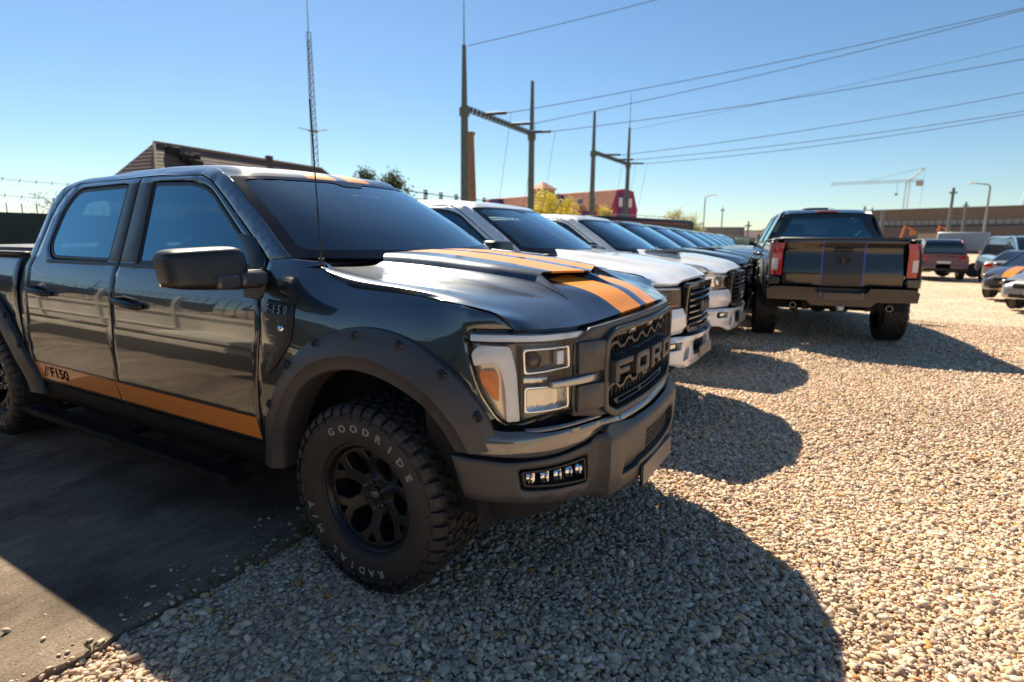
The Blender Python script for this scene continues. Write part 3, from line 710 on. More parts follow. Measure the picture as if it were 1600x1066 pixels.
    def dome(i, j):          # j: -12..12 across the top, rounded shoulders, wall to hood
        t = j/14; s = 1 if t > 0 else -1; a = abs(t)
        lipx = .64-.12*min(1, a*1.15)**1.0
        x = -.41+(lipx+.41)*i; w = wd(x)
        if a <= .8: y = a/.8*(w-.035); z = zd(x, y)
        elif a < .9: y = w-.012; z = zd(x, y)-.012
        elif a < .96: y = w; z = hz(x, y)+.012 if False else zd(x, y)*.35+(hz(x, w)+.004)*.65
        else: y = w+.018; z = hz(x, y)-.004
        if i < .03 and a <= .9: z -= .012*(1-i/.03)
        return Vector((x, s*y, z))
    b.grid(dome, [0, .012, .03]+lin(.06, .97, 28)+[.985, 1], range(-14, 15))
    js = list(range(-14, 15)); e = [dome(0, j) for j in js]; b.add(e+[Vector((q.x-.004, q.y, hz(q.x, q.y)-.006)) for q in e], [(i, i+1, i+1+len(js), i+len(js)) for i in range(len(js)-1)])
    e = [dome(1, j) for j in js]; b.add(e+[q+Vector((-.006, 0, -.010)) for q in e], [(i, i+1, i+1+len(js), i+len(js)) for i in range(len(js)-1)])
    for s in (-1, 1):        # forward cheeks running out into the hood
        A = Vector((.525, s*.352, zd(.52, .35)-.008)); n = 10; vs = []
        for i in range(n):
            t = i/(n-1); x = .52+.19*t; y = .352+.065*t; zt = (A.z*(1-t)+(hz(.71, .417)+.001)*t); zh = hz(x, y)
            vs += [Vector((x, s*(y-.012*(1-t)), max(zt, zh+.0005))), Vector((x, s*(y+.006), max(zt-.006*(1-t), zh+.0005))), Vector((x, s*(y+.030*(1-t)+.004), zh-.003)), Vector((x-.004, s*(y-.016*(1-t)), zh-.004))]
        b.add(vs, [(4*i+a, 4*i+4+a, 4*i+5+a, 4*i+1+a) for i in range(n-1) for a in (0, 1)]+[(4*i+3, 4*i+7, 4*i+4, 4*i) for i in range(n-1)])
    sc = obj('hood_scoop', b, M['grey_stripe'], hood, 50, fix=True)
    b = B(); n = 12; vs = []           # centre fin
    for i in range(n):
        t = i/(n-1); x = .60+.19*t; zt = (1.437*(1-t)+(hz(.79, 0)+.001)*t); zh = hz(x, 0); w = .020*(1-t)+.004
        vs += [Vector((x, -w*1.8, zh-.004)), Vector((x, -w*.55, max(zt-.003, zh))), Vector((x, w*.55, max(zt-.003, zh))), Vector((x, w*1.8, zh-.004))]
    b.add(vs, [(4*i+a, 4*i+1+a, 4*i+5+a, 4*i+4+a) for i in range(n-1) for a in (0, 1, 2)]+[(0, 1, 2, 3)]); b.box((.52, 0, 1.415), (.18, .045, .045), bev=.01); obj('scoop_fin', b, G, hood, 40, fix=True)
    b = B(); b.add([Vector((.36, y, z)) for y, z in ((-.37, 1.40), (.37, 1.40), (.37, 1.46), (-.37, 1.46))], [(0, 1, 2, 3)])
    b.grid(lambda i, j: Vector((.36+i*.17, j, (hz(.36+i*.17, j)+.0015))), [0, .25, .5, .75, 1], lin(-.37, .37, 9))
    obj('scoop_duct', b, M['matte'], hood, 0)
    # cowl, wipers, antenna
    b = B(); b.grid(lambda u, v: Vector((np.interp(abs(v), [0, .5, .8, .93], [-.30, -.345, -.42, -.53])*(1-u)+u*np.interp(abs(v), [0, .5, .8, .93], [-.36, -.42, -.42, -.30]), v, 1.468-.015*sin(pi*u)+.012*abs(v))), lin(0, 1, 6), lin(-.91, .91, 20)); obj('cowl', b, M['trim'], P, 60, fix=True)
    for (y0, y1) in ((-.74, -.12), (-.02, .66)):
        n = 9; b = B(); P0 = [Vector((np.interp(abs(y), [0, .3, .6, .8], [-.33, -.37, -.46, -.53])+.02, y, 1.502+.003*i/n)) for i, y in enumerate(lin(y0, y1, n))]
        b.tube(P0, .009, 6); b.tube([P0[n//2], P0[1]+Vector((.05, 0, -.015)), Vector((-.38, y0+.16, 1.475))], .008, 6); b.tube([q+Vector((-.012, 0, .0)) for q in P0], .006, 5); obj('wiper', b, M['trim'], P, 60)
    b = B(); a0 = Vector((-.318, -.905, 1.487)); a1 = a0+Vector((-.045, .0, .30)); top = Vector((-.335, -.90, 2.20))
    b.tube([a0, a0+Vector((0, 0, .02))], .014, 10); b.tube([a0+Vector((0, 0, .015)), a0.lerp(top, .35), a0.lerp(top, .36), top], [.0052, .005, .0032, .0030], 8); obj('antenna', b, M['trim'], P, 60)
    # dark engine bay closing the gap under the hood
    b = B(); b.grid(lambda u, v: SK(.30+u*(TL-.6), v, -.06), lin(0, 1, 40), lin(.45, 1.2, 4)); obj('radiator_support', b, M['matte'], P, 60)
    # painted band below the lamps
    mir = lambda L: L+[(TL-t, z) for t, z in L[::-1]]
    def bandf(t, z):
        tt = min(t, TL-t); k = smooth01((tt-1.05)/.4); zc = (.88*(1-k)+.815*k); return SK(t, z, .012+.030*smooth01((zc-z)/.05)+.012*k)
    up = [(.43, .884), (.60, .884), (.655, .868), (.70, .862), (.757, .862), (.85, .848), (1.02, .840), (1.18, .832), (1.40, .812), (TL/2, .806)]
    lo = [(.53, .772), (.63, .768), (.757, .757), (.887, .752), (1.05, .762), (1.18, .786), (1.40, .780), (TL/2, .776)]
    b = B(); panel(b, clean(mir(lo)+mir(up)[::-1]), bandf, step=.022, thick=.05, bev=.005, ref=REF); obj('bumper_top_band', b, M['grey_gloss'], P, 60)
    for s in (0, 1):
        b = B(); g = [(.768, .868), (.775, .850), (1.185, .835), (1.185, .850)]
        if s: g = [(TL-t, z) for t, z in g][::-1]
        panel(b, g, lambda t, z: SK(t, z, .03-.5*(z-.835)), step=.05, thick=.06, ref=REF); obj('lamp_shelf', b, M['grey_gloss'], P, 60)
    # plastic bumper
    def bdn(t): tt = min(t, TL-t); return .040+.055*smooth01((tt-1.13)/.035)
    def bf(t, z):
        tt = min(t, TL-t); e = smooth01((.62-z)/.2)*.02; top = .03*smooth01((z-.735)/.05)*smooth01((tt-1.1)/.1)
        return SK(t, z, bdn(t)-e-top)
    up = [(.480, .752), (.60, .748), (.707, .738), (.90, .736), (1.095, .742), (1.19, .800), (1.40, .776), (TL/2, .772)]
    lo = [(.528, .575), (.713, .570), (.90, .535), (1.06, .500), (1.19, .462), (1.45, .452), (TL/2, .45)]
    fog = rounded([(.735, .708), (1.075, .697), (1.085, .565), (.745, .620)], .018)
    hexo = rounded([(1.30, .665), (1.40, .690), (TL-1.40, .690), (TL-1.30, .665), (TL-1.27, .575), (TL-1.36, .545), (1.46, .545), (1.44, .530), (1.275, .545)], .02)
    b = B(); panel(b, clean(mir(lo)+mir(up)[::-1]), bf, [fog, [(TL-t, z) for t, z in fog], hexo], step=.024, thick=.06, bev=.006, ref=REF); bp = obj('front_bumper', b, PL, P, 55)
    for s in (0, 1):
        T_ = (lambda t: TL-t) if s else (lambda t: t)
        b = B(); g = [(T_(t), z) for t, z in [(.72, .72), (1.09, .71), (1.10, .55), (.73, .605)]]; panel(b, g, lambda t, z: SK(t, z, -.015), step=.05, thick=0, bev=0, ref=REF)
        q = rounded([(.747, .697), (1.063, .687), (1.073, .577), (.757, .631)], .014); q = [(T_(t), z) for t, z in q]
        q = q if area(q) > 0 else q[::-1]
        panel(b, q, lambda t, z: SK(t, z, .035), [offset(q, .010)], step=.05, thick=.03, bev=.002, ref=REF); fg = obj('fog_lamp', b, M['trim'], bp, 40)
        for i in range(5):
            t = .790+.062*i; z = .662-.006*i; c = SK(T_(t), z, .0); n = (SK(T_(t), z, .1)-c).normalized(); Z = Vector((0, 0, 1)); X = Z.cross(n)
            b = B(); R = Matrix((X, n, Z)).transposed(); R = R@Matrix.Rotation(.35*(1 if s else -1), 3, 'Z'); b.box(c+n*.010, (.050, .022, .056), R, .014); b.box(c+n*.028+Z*.0, (.012, .014, .040), R, .004); obj('fog_led', b, M['reflector'], fg, 40)
    # centre opening: cover plate + mesh
    b = B(); panel(b, rounded([(1.315, .660), (1.41, .680), (1.60, .680), (1.60, .556), (1.465, .556), (1.45, .542), (1.29, .556)], .012), lambda t, z: SK(t, z, .066), step=.05, thick=.03, bev=.006, ref=REF); obj('bumper_cover_plate', b, PL, bp, 40)
    b = B(); s_ = .028
    for r in range(7):
        for c in range(24):
            t = 1.60+c*s_*1.0+(r % 2)*s_/2; z = .56+r*s_*.8
            if t > TL-1.30 or z > .69: continue
            h = [(t+.5*s_*sin(radians(a))*1.1, z+.55*s_*cos(radians(a))) for a in range(0, 360, 60)]; hi_ = [(t+(u-t)*.80, z+(v-z)*.80) for u, v in h]
            vs = [SK(u, v, .062) for u, v in h]+[SK(u, v, .062) for u, v in hi_]+[SK(u, v, .045) for u, v in hi_]
            b.add(vs, [(i, (i+1) % 6, (i+1) % 6+6, i+6) for i in range(6)]+[(i+6, (i+1) % 6+6, (i+1) % 6+12, i+12) for i in range(6)])
    obj('bumper_mesh', b, PL, bp, 30, fix=True)
    for t in (1.70, 1.735): 
        b = B(); b.lathe([(0, -.004), (.006, -.003), (.007, .002)], 10, SK(t, .728, .085)); 
        for i, v in enumerate(b.v): pass
        c = SK(t, .728, .083); b = B(); b.box(c, (.010, .012, .012), bev=.003); obj('bumper_bolt', b, M['trim'], bp)
    b = B(); b.box((1.008, .05, .465), (.012, .50, .12), bev=.004); pl = obj('plate_holder', b, M['trim'], P, 40)
    b = B(); b.box((1.017, .05, .467), (.006, .49, .105), bev=.002); obj('number_plate', b, M['plate_back'], pl, 40)
    # grille surround
    def sf(t, z): tt = min(t, TL-t); return SK(t, z, .004+.022*smooth01((tt-1.0)/.18))
    o = mir([(1.012, .872), (1.18, .838), (1.40, .818), (TL/2, .812)])+mir([(1.012, 1.19), (1.06, 1.212), (1.10, 1.236), (1.25, 1.243), (1.45, 1.248), (TL/2, 1.252)])[::-1]
    gh = rounded([(1.215, .880), (1.29, .842), (TL-1.29, .842), (TL-1.215, .880), (TL-1.215, 1.165), (TL-1.27, 1.205), (1.27, 1.205), (1.215, 1.165)], .025)
    b = B(); panel(b, clean(o), sf, [gh], step=.03, thick=.05, bev=.004, ref=REF); gs = obj('grille_surround', b, PL, P, 50)
    for s in (0, 1):
        T_ = (lambda t: TL-t) if s else (lambda t: t)
        for z0, z1, nm in ((1.052, 1.182, 0), (.888, 1.000, 1)):
            q = [(T_(t), z) for t, z in rounded([(1.02, z0), (1.168, z0), (1.168, z1), (1.02, z1+.004)], .008)]
            b = B(); panel(b, q, lambda t, z: SK(t, z, .026+.024*smooth01((min(t, TL-t)-1.02)/.15)), step=.05, thick=.02, bev=.004, ref=REF); obj('surround_block', b, PL, gs, 50)
        b = B(); q = [(T_(t), z) for t, z in [(.87, 1.022), (1.135, 1.008), (1.135, 1.040), (.87, 1.048)]]; panel(b, q, lambda t, z: SK(t, z, .034), step=.05, thick=.03, ref=REF); obj('light_bar', b, M['chrome_soft'], gs, 50)
    # grille frame ring
    ro = rounded([(1.172, .868), (1.262, .818), (TL-1.262, .818), (TL-1.172, .868), (TL-1.172, 1.180), (TL-1.255, 1.222), (1.255, 1.222), (1.172, 1.180)], .03, 5)
    ri = rounded([(1.204, .884), (1.282, .846), (TL-1.282, .846), (TL-1.204, .884), (TL-1.204, 1.168), (TL-1.268, 1.196), (1.268, 1.196), (1.204, 1.168)], .022, 5)
    b = B(); panel(b, ro, lambda t, z: SK(t, z, .052), [ri], step=.03, thick=.04, bev=.006, ref=REF); gr = obj('grille', b, PL, P, 40)
    b = B(); b.grid(lambda t, z: SK(t, z, -.05), lin(1.17, TL-1.17, 20), [.82, 1.22]); obj('grille_backing', b, M['matte'], gr, 0)
    # belt behind the letters
    be = rounded([(1.205, 1.060), (1.27, 1.105), (TL-1.27, 1.105), (TL-1.205, 1.060), (TL-1.205, 1.0), (TL-1.26, .965), (1.26, .965), (1.205, 1.0)], .02)
    b = B(); panel(b, be[::-1], lambda t, z: SK(t, z, .022-1.6*(z-1.035)**2*10), step=.03, thick=.03, ref=REF); obj('grille_belt', b, M['plastic'], gr, 50)
    Ww, Hh = .155, .098; k = .030
    LT = {'F': ([(0, 0), (k, 0), (k, .034), (.12, .034), (.12, .060), (k, .060), (k, .070), (Ww, .070), (Ww, Hh), (0, Hh)], []),
          'O': (rounded([(0, 0), (Ww, 0), (Ww, Hh), (0, Hh)], .02, 3), [rounded([(k+.008, k-.002), (Ww-k-.008, k-.002), (Ww-k-.008, Hh-k+.002), (k+.008, Hh-k+.002)], .008, 2)]),
          'R': ([(0, 0), (k+.008, 0), (k+.008, .028), (.085, .028), (.11, 0), (Ww, 0), (.125, .032), (Ww, .045), (Ww, Hh-.008), (Ww-.01, Hh), (0, Hh)], [[(k+.008, .052), (Ww-k-.008, .052), (Ww-k-.008, Hh-k+.006), (k+.008, Hh-k+.006)]]),
          'D': (rounded([(0, 0, .002), (Ww, 0), (Ww, Hh), (0, Hh, .002)], .025, 3), [rounded([(k+.008, k-.002), (Ww-k-.008, k-.002), (Ww-k-.008, Hh-k+.002), (k+.008, Hh-k+.002)], .008, 2)])}
    for ch, t0 in zip('FORD', (1.212, 1.408, 1.600, 1.792)):
        o, hs = LT[ch]; mv = lambda L: [(t0+u, .986+v) for u, v in L]
        b = B(); panel(b, mv(o), lambda t, z: SK(t, z, .078), [mv(h) for h in hs], step=.04, thick=.062, bev=.004, ref=REF); obj('grille_letter', b, M['plastic'], gr, 40)
    # mesh bars
    def strip(b, pts, w, dn=.012, th=.018):
        for (a, c) in zip(pts, pts[1:]):
            a = Vector(a); c = Vector(c); d = (c-a).normalized(); n = Vector((-d.y, d.x))*w/2
            q = [a-n, c-n, c+n, a+n]; vs = [SK(p.x, p.y, dn) for p in q]+[SK(p.x, p.y, dn-th) for p in q]
            b.add(vs, [(0, 1, 2, 3), (0, 4, 5, 1), (2, 6, 7, 3), (4, 0, 3, 7), (1, 5, 6, 2)])
    b = B()
    for t in np.arange(1.235, TL-1.22, .042):
        strip(b, [(t, 1.085), (t, 1.20)], .0045, .0); strip(b, [(t, .845), (t, .99)], .0045, .0)
    for base, s in ((1.118, 1), (.930, 1)):
        z_ = []; t = 1.205; i = 0
        while t < TL-1.20:
            h = .026 if i % 2 else 0; z_ += [(t, base+h), (t+.045, base+h)]; t += .045+.032; i += 1
        strip(b, z_, .013, .016)
    strip(b, [(1.21, 1.172), (TL-1.21, 1.172)], .008, .01)
    obj('grille_mesh', b, PL, gr, 30, fix=True)
    b = B(); panel(b, rounded([(1.255, 1.176), (1.40, 1.176), (1.375, 1.196), (1.27, 1.196)], .006), lambda t, z: SK(t, z, .030), step=.05, ref=REF); obj('grille_vent', b, M['plastic'], gr, 40)
    for t in (1.445, TL/2, TL-1.445):
        b = B(); panel(b, rounded([(t-.04, 1.172), (t+.04, 1.172), (t+.033, 1.212), (t-.033, 1.212)], .004), lambda u, v: SK(u, v, .034), step=.05, ref=REF)
        mk = obj('marker_housing', b, PL, gr, 40); b = B(); panel(b, rounded([(t-.022, 1.186), (t+.022, 1.186), (t+.022, 1.206), (t-.022, 1.206)], .004), lambda u, v: SK(u, v, .040), step=.05, ref=REF); obj('marker_lamp', b, M['led'], mk, 40)
    b = B(); panel(b, rounded([(1.33, .852), (TL-1.33, .852), (TL-1.30, .885), (1.30, .885)], .008), lambda t, z: SK(t, z, .02), [rounded([(1.345, .860), (1.60, .860), (1.60, .878), (1.345, .878)], .004), rounded([(1.62, .860), (TL-1.345, .860), (TL-1.345, .878), (1.62, .878)], .004)], step=.04, ref=REF); obj('lower_slot_bar', b, PL, gr, 40)
    # hood lip under the stripes
    # headlights
    for s in (0, 1):
        T_ = (lambda t: TL-t) if s else (lambda t: t)
        def pn(poly, dn, nm, m_, par, r=.006, st=.04, th=.012, holes=(), bev=.002, n=3):
            q = [(T_(p[0]), *p[1:]) for p in poly]; q = clean(rounded(q, r, n)); hh = [clean(rounded([(T_(p[0]), *p[1:]) for p in h], r, n)) for h in holes]
            bb = B(); panel(bb, q, (lambda t, z: SK(t, z, dn)) if not callable(dn) else dn, hh, step=st, thick=th, bev=bev, ref=REF); return obj(nm, bb, m_, par, 50)
        HL = [(.534, 1.240), (.56, 1.252), (.70, 1.249), (.86, 1.240), (1.100, 1.232, .004), (1.050, 1.202, .02), (1.012, 1.188), (1.010, .902), (.85, .892), (.765, .878, .01), (.700, .876, .01), (.655, .905, .02), (.590, 1.01, .05), (.548, 1.13, .05), (.530, 1.205, .01)]
        hp = pn(HL, -.055, 'headlight', M['lamp_back'], P, th=0, bev=0)
        pn(HL, lambda t, z: SK(t, z, .002+.010*smooth01((z-.88)/.1)*smooth01((1.27-z)/.05)), 'lamp_lens', M['lens'], hp, th=.02, bev=.005, st=.03)
        pn([(.552, 1.240), (.70, 1.240), (.86, 1.231), (1.082, 1.224), (1.045, 1.203), (.86, 1.207), (.70, 1.213), (.552, 1.213)], -.004, 'upper_light_strip', M['led'], hp, th=.03)
        pn([(.545, 1.205), (.70, 1.205), (.86, 1.199), (1.04, 1.194), (1.04, 1.200), (.86, 1.205), (.70, 1.211), (.545, 1.211)], .000, 'lamp_divider', M['trim'], hp, th=.03, r=.001)
        # C-shaped light guide
        pn([(.553, 1.165, .02), (.59, 1.198, .02), (.712, 1.195, .02), (.738, 1.10, .05), (.752, .893, .01), (.698, .891, .01), (.690, 1.04, .05), (.672, 1.108, .03), (.64, 1.130, .03), (.568, 1.115, .01)], -.006, 'light_guide', M['led'], hp, th=.035)
        pn([(.548, 1.20), (.66, 1.205), (.695, 1.10), (.705, .888), (.665, .905), (.600, 1.0), (.560, 1.12)], -.035, 'inner_reflector', M['warm_reflector'], hp, th=.01)
        pn([(.586, 1.095, .012), (.645, 1.100, .012), (.668, 1.07, .012), (.668, .972, .008), (.640, .985, .01), (.598, 1.045, .01)], -.012, 'amber_lamp', M['amber'], hp, th=.02)
        for (bx, nm) in (([(.762, 1.182), (1.000, 1.176), (1.006, 1.082), (.768, 1.078)], 'upper_lamp_box'), ([(.770, 1.030), (1.000, 1.020), (1.004, .912), (.770, .920)], 'lower_lamp_box')):
            q = [(t_, z_) for t_, z_ in bx]; c = (sum(t_ for t_, _ in q)/4, sum(z_ for _, z_ in q)/4); ins = [(c[0]+(t_-c[0])*.88-.004, c[1]+(z_-c[1])*.80) for t_, z_ in q]
            fr_ = pn(q, -.006, nm, M['reflector'], hp, r=.012, th=.04, holes=[ins])
            if nm[0] == 'u':
                pn(ins, -.045, 'lamp_bowl', M['gloss_black'], fr_, th=0, bev=0)
                c0 = SK(T_(.815), 1.130, -.05); c1 = SK(T_(.815), 1.130, .0); n_ = (c1-c0).normalized(); bb = B(); bb.tube([c0, c0+n_*.03, c0+n_*.045, c0+n_*.048], [.036, .034, .022, .004], 20); obj('projector', bb, M['gloss_black'], fr_, 50)
                pn([(.935, 1.155), (.975, 1.155), (.975, 1.10), (.935, 1.10)], -.02, 'light_guide', M['led'], fr_, th=.02)
            else: pn(ins, -.035, 'lamp_bowl', M['bowl'], fr_, th=0, bev=0)
        pn([(.765, 1.068), (.88, 1.060), (.88, 1.035), (.765, 1.042)], -.012, 'lamp_bar', M['bowl'], hp, th=.03)
        pn([(.752, 1.19), (.760, 1.19), (.766, .895), (.754, .895)], .0, 'lamp_divider', M['trim'], hp, r=.001, th=.04)
    sh = wheel(P, 0, -.885, .4405, -1, dict(letters=True, fine=True))
    wheel(P, 0, .885, .4405, 1, {}, sh); wheel(P, -4.05, -.885, .4405, -1, {}, sh); wheel(P, -4.05, .885, .4405, 1, {}, sh)
    return P
M['badge'] = mat('dark_badge_metal', (.16, .19, .22), .25, .8)
M['board'] = mat('shade_black_step', (.003, .003, .003), .7, spec=.2)  # near-black base puts the underbody shade into step and sills
M['grey_gloss'] = paint('gunmetal_bumper_paint', (.11, .105, .10), .35, .3)
M['plate_back'] = mat('dull_plate', (.16, .14, .13), .35)
M['chrome_soft'] = mat('frosted_bar', (.42, .41, .39), .22, .6)
M['lamp_back'] = mat('lamp_housing', (.16, .16, .17), .3, .8)
M['bowl'] = mat('faceted_reflector', (.55, .54, .52), .16, 1, bump=.6, bscale=60)
M['warm_reflector'] = mat('satin_lamp_inner', (.62, .56, .48), .25, .7)
HERO = hero(); HERO.rotation_euler = (radians(1.03), 0, 0)

# ------------------------------------------------------------------ row pickups (one kind, own paint each)
M['ram_paint'] = paint('row_pickup_paint', (.80, .80, .80), 0, .35, flake=.0)
M['ram_trim'] = paint('row_pickup_roof_paint', (.80, .80, .80), 0, .35, flake=.0)
M['slat'] = mat('gloss_dark_grille', (.012, .013, .016), .16, coat=.6)
M['slat_edge'] = mat('grille_bright_edge', (.30, .31, .33), .2, .9)
M['smoked'] = mat('dark_lamp_inner', (.02, .02, .024), .2, coat=.5)
def ram():
    P = thing('pickup_truck', 'white pickup with black slatted grille, parked directly beside the gunmetal pickup', 'pickup truck', group='pickups parked in a row')
    G = M['ram_paint']; spec = dict(paint=G, roof_paint=G, handle=G, cup=G, step=.07)
    cab(P, spec); bed(P, spec); chassis(P)
    mir = lambda L: L+[(TL-t, z) for t, z in L[::-1]]
    for sd in (-1, 1):
        fn = lambda t, z: SK(t, z, 0, sd)
        o = [(-.762, .532), (-.56, .532)]+arc((0, .47), .56, 172, 36, 22)[1:]+[(.56, .800), (.655, .800), (.64, 1.0), (.52, 1.08), (.48, 1.19), (.50, 1.215), (.722, 1.262), (.660, 1.320, .05), (.48, 1.349), (.2, 1.373), (-.16, 1.399, .1), (-.285, 1.45, .06), (-.32, 1.488), (-.53, 1.502), (-.683, 1.490), (-.697, 1.372, .1), (-.655, 1.206, .2), (-.729, .80, .3)]
        b = B(); panel(b, clean(rounded(o, .006, 2)), fn, step=.06, thick=.05, ref=REF); obj('fender', b, G, P)
        b = B(); c = [(0+(r)*cos(radians(a)), .47+r*sin(radians(a))) for r in (.555, .585) for a in lin(172, 34, 26)]
        b.add([SK(x, z, d, sd) for (x, z), d in zip(c, [.012]*26+[.004]*26)]+[SK(x, z, -.05, sd) for (x, z) in c[:26]], [(i, i+1, i+27, i+26) for i in range(25)]+[(i, i+1, i+53, i+52) for i in range(25)]); obj('arch_lip', b, G, P, 60, fix=True)
        wheel_well(P, sd); mirror(P, sd, M['ram_mirror'])
        b = B(); s = sd; b.tube([(-.85, s*1.02, .36), (-3.25, s*1.02, .36)], .045, 8)
        for x in (-1.1, -2.1, -3.1): b.box((x, s*.9, .40), (.06, .2, .05))
        obj('running_board', b, M['trim'], P, 60)
    f = lambda u, v: net(HN, u, v)
    def rh(u, v):
        q = f(u, v); a = abs(q.y); k = smooth01((.56-a)/.10)*(.022+.02*smooth01((.5-q.x)/.9)); return q+Vector((0, 0, k))
    b = B(); us = lin(0, 1, 34); vs_ = [0, .012]+lin(.03, .97, 48)+[.988, 1]; b.grid(rh, us, vs_); k = len(vs_)
    e = [rh(1, v) for v in vs_]; b.add(e+[q+Vector((-.01, 0, -.022)) for q in e], [(i, i+1, i+1+k, i+k) for i in range(k-1)])
    hood = obj('hood', b, G, P, 60, fix=True)
    b = B(); b.grid(lambda u, v: Vector((np.interp(abs(v), [0, .5, .8, .93], [-.28, -.32, -.40, -.52])*(1-u)+u*np.interp(abs(v), [0, .5, .8, .93], [-.36, -.42, -.42, -.30]), v, 1.472)), lin(0, 1, 3), lin(-.91, .91, 14)); obj('cowl', b, M['trim'], P, 60, fix=True)
    for (y0, y1) in ((-.74, -.12), (-.02, .66)):
        b = B(); q = [Vector((np.interp(abs(y), [0, .3, .6, .8], [-.33, -.37, -.46, -.53])+.03, y, 1.512)) for y in lin(y0, y1, 7)]; b.tube(q, .012, 5); obj('wiper', b, M['trim'], P, 60)
    def pn(poly, dn, nm, m_, par, r=.006, st=.06, th=.02, holes=(), bev=.003, s=0):
        T_ = (lambda t: TL-t) if s else (lambda t: t)
        q = clean(rounded([(T_(p[0]), *p[1:]) for p in poly], r, 3)); hh = [clean(rounded([(T_(p[0]), *p[1:]) for p in h], r, 3)) for h in holes]
        bb = B(); panel(bb, q, (lambda t, z: SK(t, z, dn)) if not callable(dn) else dn, hh, step=st, thick=th, bev=bev, ref=REF); return obj(nm, bb, m_, par, 50)
    b = B(); b.grid(lambda u, v: SK(.30+u*(TL-.6), v, -.07), lin(0, 1, 30), lin(.45, 1.2, 4)); obj('radiator_support', b, M['matte'], P, 60)
    for s in (0, 1):
        HL = [(.50, 1.205), (.75, 1.232), (1.195, 1.215), (1.205, 1.035), (.80, 1.035), (.60, 1.085)]
        hp = pn(HL, -.04, 'headlight', M['smoked'], P, th=.0, bev=0, s=s)
        pn(HL, .006, 'lamp_lens', M['lens'], hp, th=.04, s=s)
        pn([(.56, 1.20), (.76, 1.218), (1.13, 1.203), (1.13, 1.190), (.76, 1.202), (.56, 1.183)], -.004, 'running_light', M['led'], hp, th=.02, s=s)
        pn([(.86, 1.17), (1.06, 1.165), (1.06, 1.075), (.90, 1.075)], -.02, 'projector', M['reflector'], hp, r=.03, s=s)
        pn([(.64, 1.155), (.80, 1.165), (.80, 1.10), (.68, 1.105)], -.02, 'inner_reflector', M['bowl'], hp, r=.02, s=s)
        pn([(.62, 1.075), (1.13, 1.055), (1.13, 1.043), (.70, 1.048)], -.006, 'turn_signal', M['amber_dim'], hp, r=.002, s=s)
        pn([(.655, .80), (1.205, .80), (1.235, .86), (1.205, 1.025), (.80, 1.025), (.665, 1.06)], lambda t, z: SK(t, z, .014+.022*smooth01((z-.82)/.05)*smooth01((1.01-z)/.06)), 'front_fascia', G, P, th=.05, r=.03, st=.03, s=s)
    fr_ = pn(mir([(1.215, .90), (1.285, .79), (TL/2, .775)])+mir([(1.20, 1.222), (1.24, 1.243), (TL/2, 1.252)])[::-1], lambda t, z: SK(t, z, .03+.02*smooth01((z-1.0)/.3)), 'grille', M['slat'], P, r=.02, th=.05, holes=[[(1.262, .90), (1.31, .835), (TL-1.31, .835), (TL-1.262, .90), (TL-1.245, 1.165), (TL-1.28, 1.190), (1.28, 1.190), (1.245, 1.165)]], st=.05)
    b = B(); b.grid(lambda t, z: SK(t, z, -.03), lin(1.2, TL-1.2, 12), [.80, 1.2]); obj('grille_backing', b, M['matte'], fr_, 0)
    for i in range(6):
        z = .875+i*.055; t0 = 1.258; b = B(); b.grid(lambda t, k: SK(t, z+(.016, .004, -.014, -.014)[k]+.012*smooth01((abs(t-TL/2)-.15)/.2)*0, (.015, .046, .040, .0)[k]), lin(t0, TL-t0, 16), range(4)); obj('grille_slat', b, M['slat'], fr_, 30, fix=True)
        b = B(); b.grid(lambda t, k: SK(t, z+(.010, .001)[k], (.034, .0485)[k]), lin(t0+.02, TL-t0-.02, 16), range(2)); obj('slat_edge', b, M['slat_edge'], fr_, 30)
    b = B(); vs, fs = text_mesh('RAM', .13, .008, bold=.006); b.add([SK(TL/2+q.x*1.25, 1.015+q.y, .058+q.z) for q in vs], fs); obj('grille_lettering', b, M['slat_edge'], fr_, 30)
    # bumper
    fog = [(.84, .748), (1.10, .735), (1.12, .66), (.86, .668)]; cv = [(1.20, .655), (1.30, .665), (1.27, .56), (1.16, .545)]
    m2 = lambda h: [(TL-t, z) for t, z in h]
    ctr = [(1.36, .72), (TL-1.36, .72), (TL-1.40, .58), (1.40, .58)]
    bd = lambda t, z: SK(t, z, .055+.02*smooth01((z-.69)/.06)-.03*smooth01((z-.765)/.03)-.03*smooth01((.56-z)/.1))
    bp = pn(mir([(.47, .60), (.60, .585), (.90, .56), (1.15, .485), (1.30, .47), (TL/2, .47)])+mir([(.44, .795), (.66, .79), (1.0, .79), (1.25, .775), (TL/2, .765)])[::-1], bd, 'front_bumper', G, P, r=.02, th=.06, holes=[fog, m2(fog), cv, m2(cv), ctr], st=.03)
    b = B(); b.grid(lambda u, v: SK(.6+u*(TL-1.2), v, .01), lin(0, 1, 24), [.5, .78]); obj('bumper_opening', b, M['matte'], bp, 60)
    for s in (0, 1):
        T_ = TL-.98 if s else .98; c = SK(T_, .705, .03); n = (SK(T_, .705, .1)-c).normalized(); Z = Vector((0, 0, 1)); R = Matrix((Z.cross(n), n, Z)).transposed()
        b = B(); b.box(c, (.11, .02, .05), R, .015); obj('fog_lamp', b, M['reflector'], bp, 40)
    b = B(); b.box((1.012, 0, .60), (.010, .50, .11), bev=.003); obj('number_plate', b, M['plate_back'], P, 40)
    rear(P, G)
    sh = wheel(P, 0, -.87, .43, -1, dict(tyre=(.432, .31, .262), seg=48, nb=26))
    wheel(P, 0, .87, .43, 1, {}, sh); wheel(P, -4.05, -.87, .43, -1, {}, sh); wheel(P, -4.05, .87, .43, 1, {}, sh)
    return P
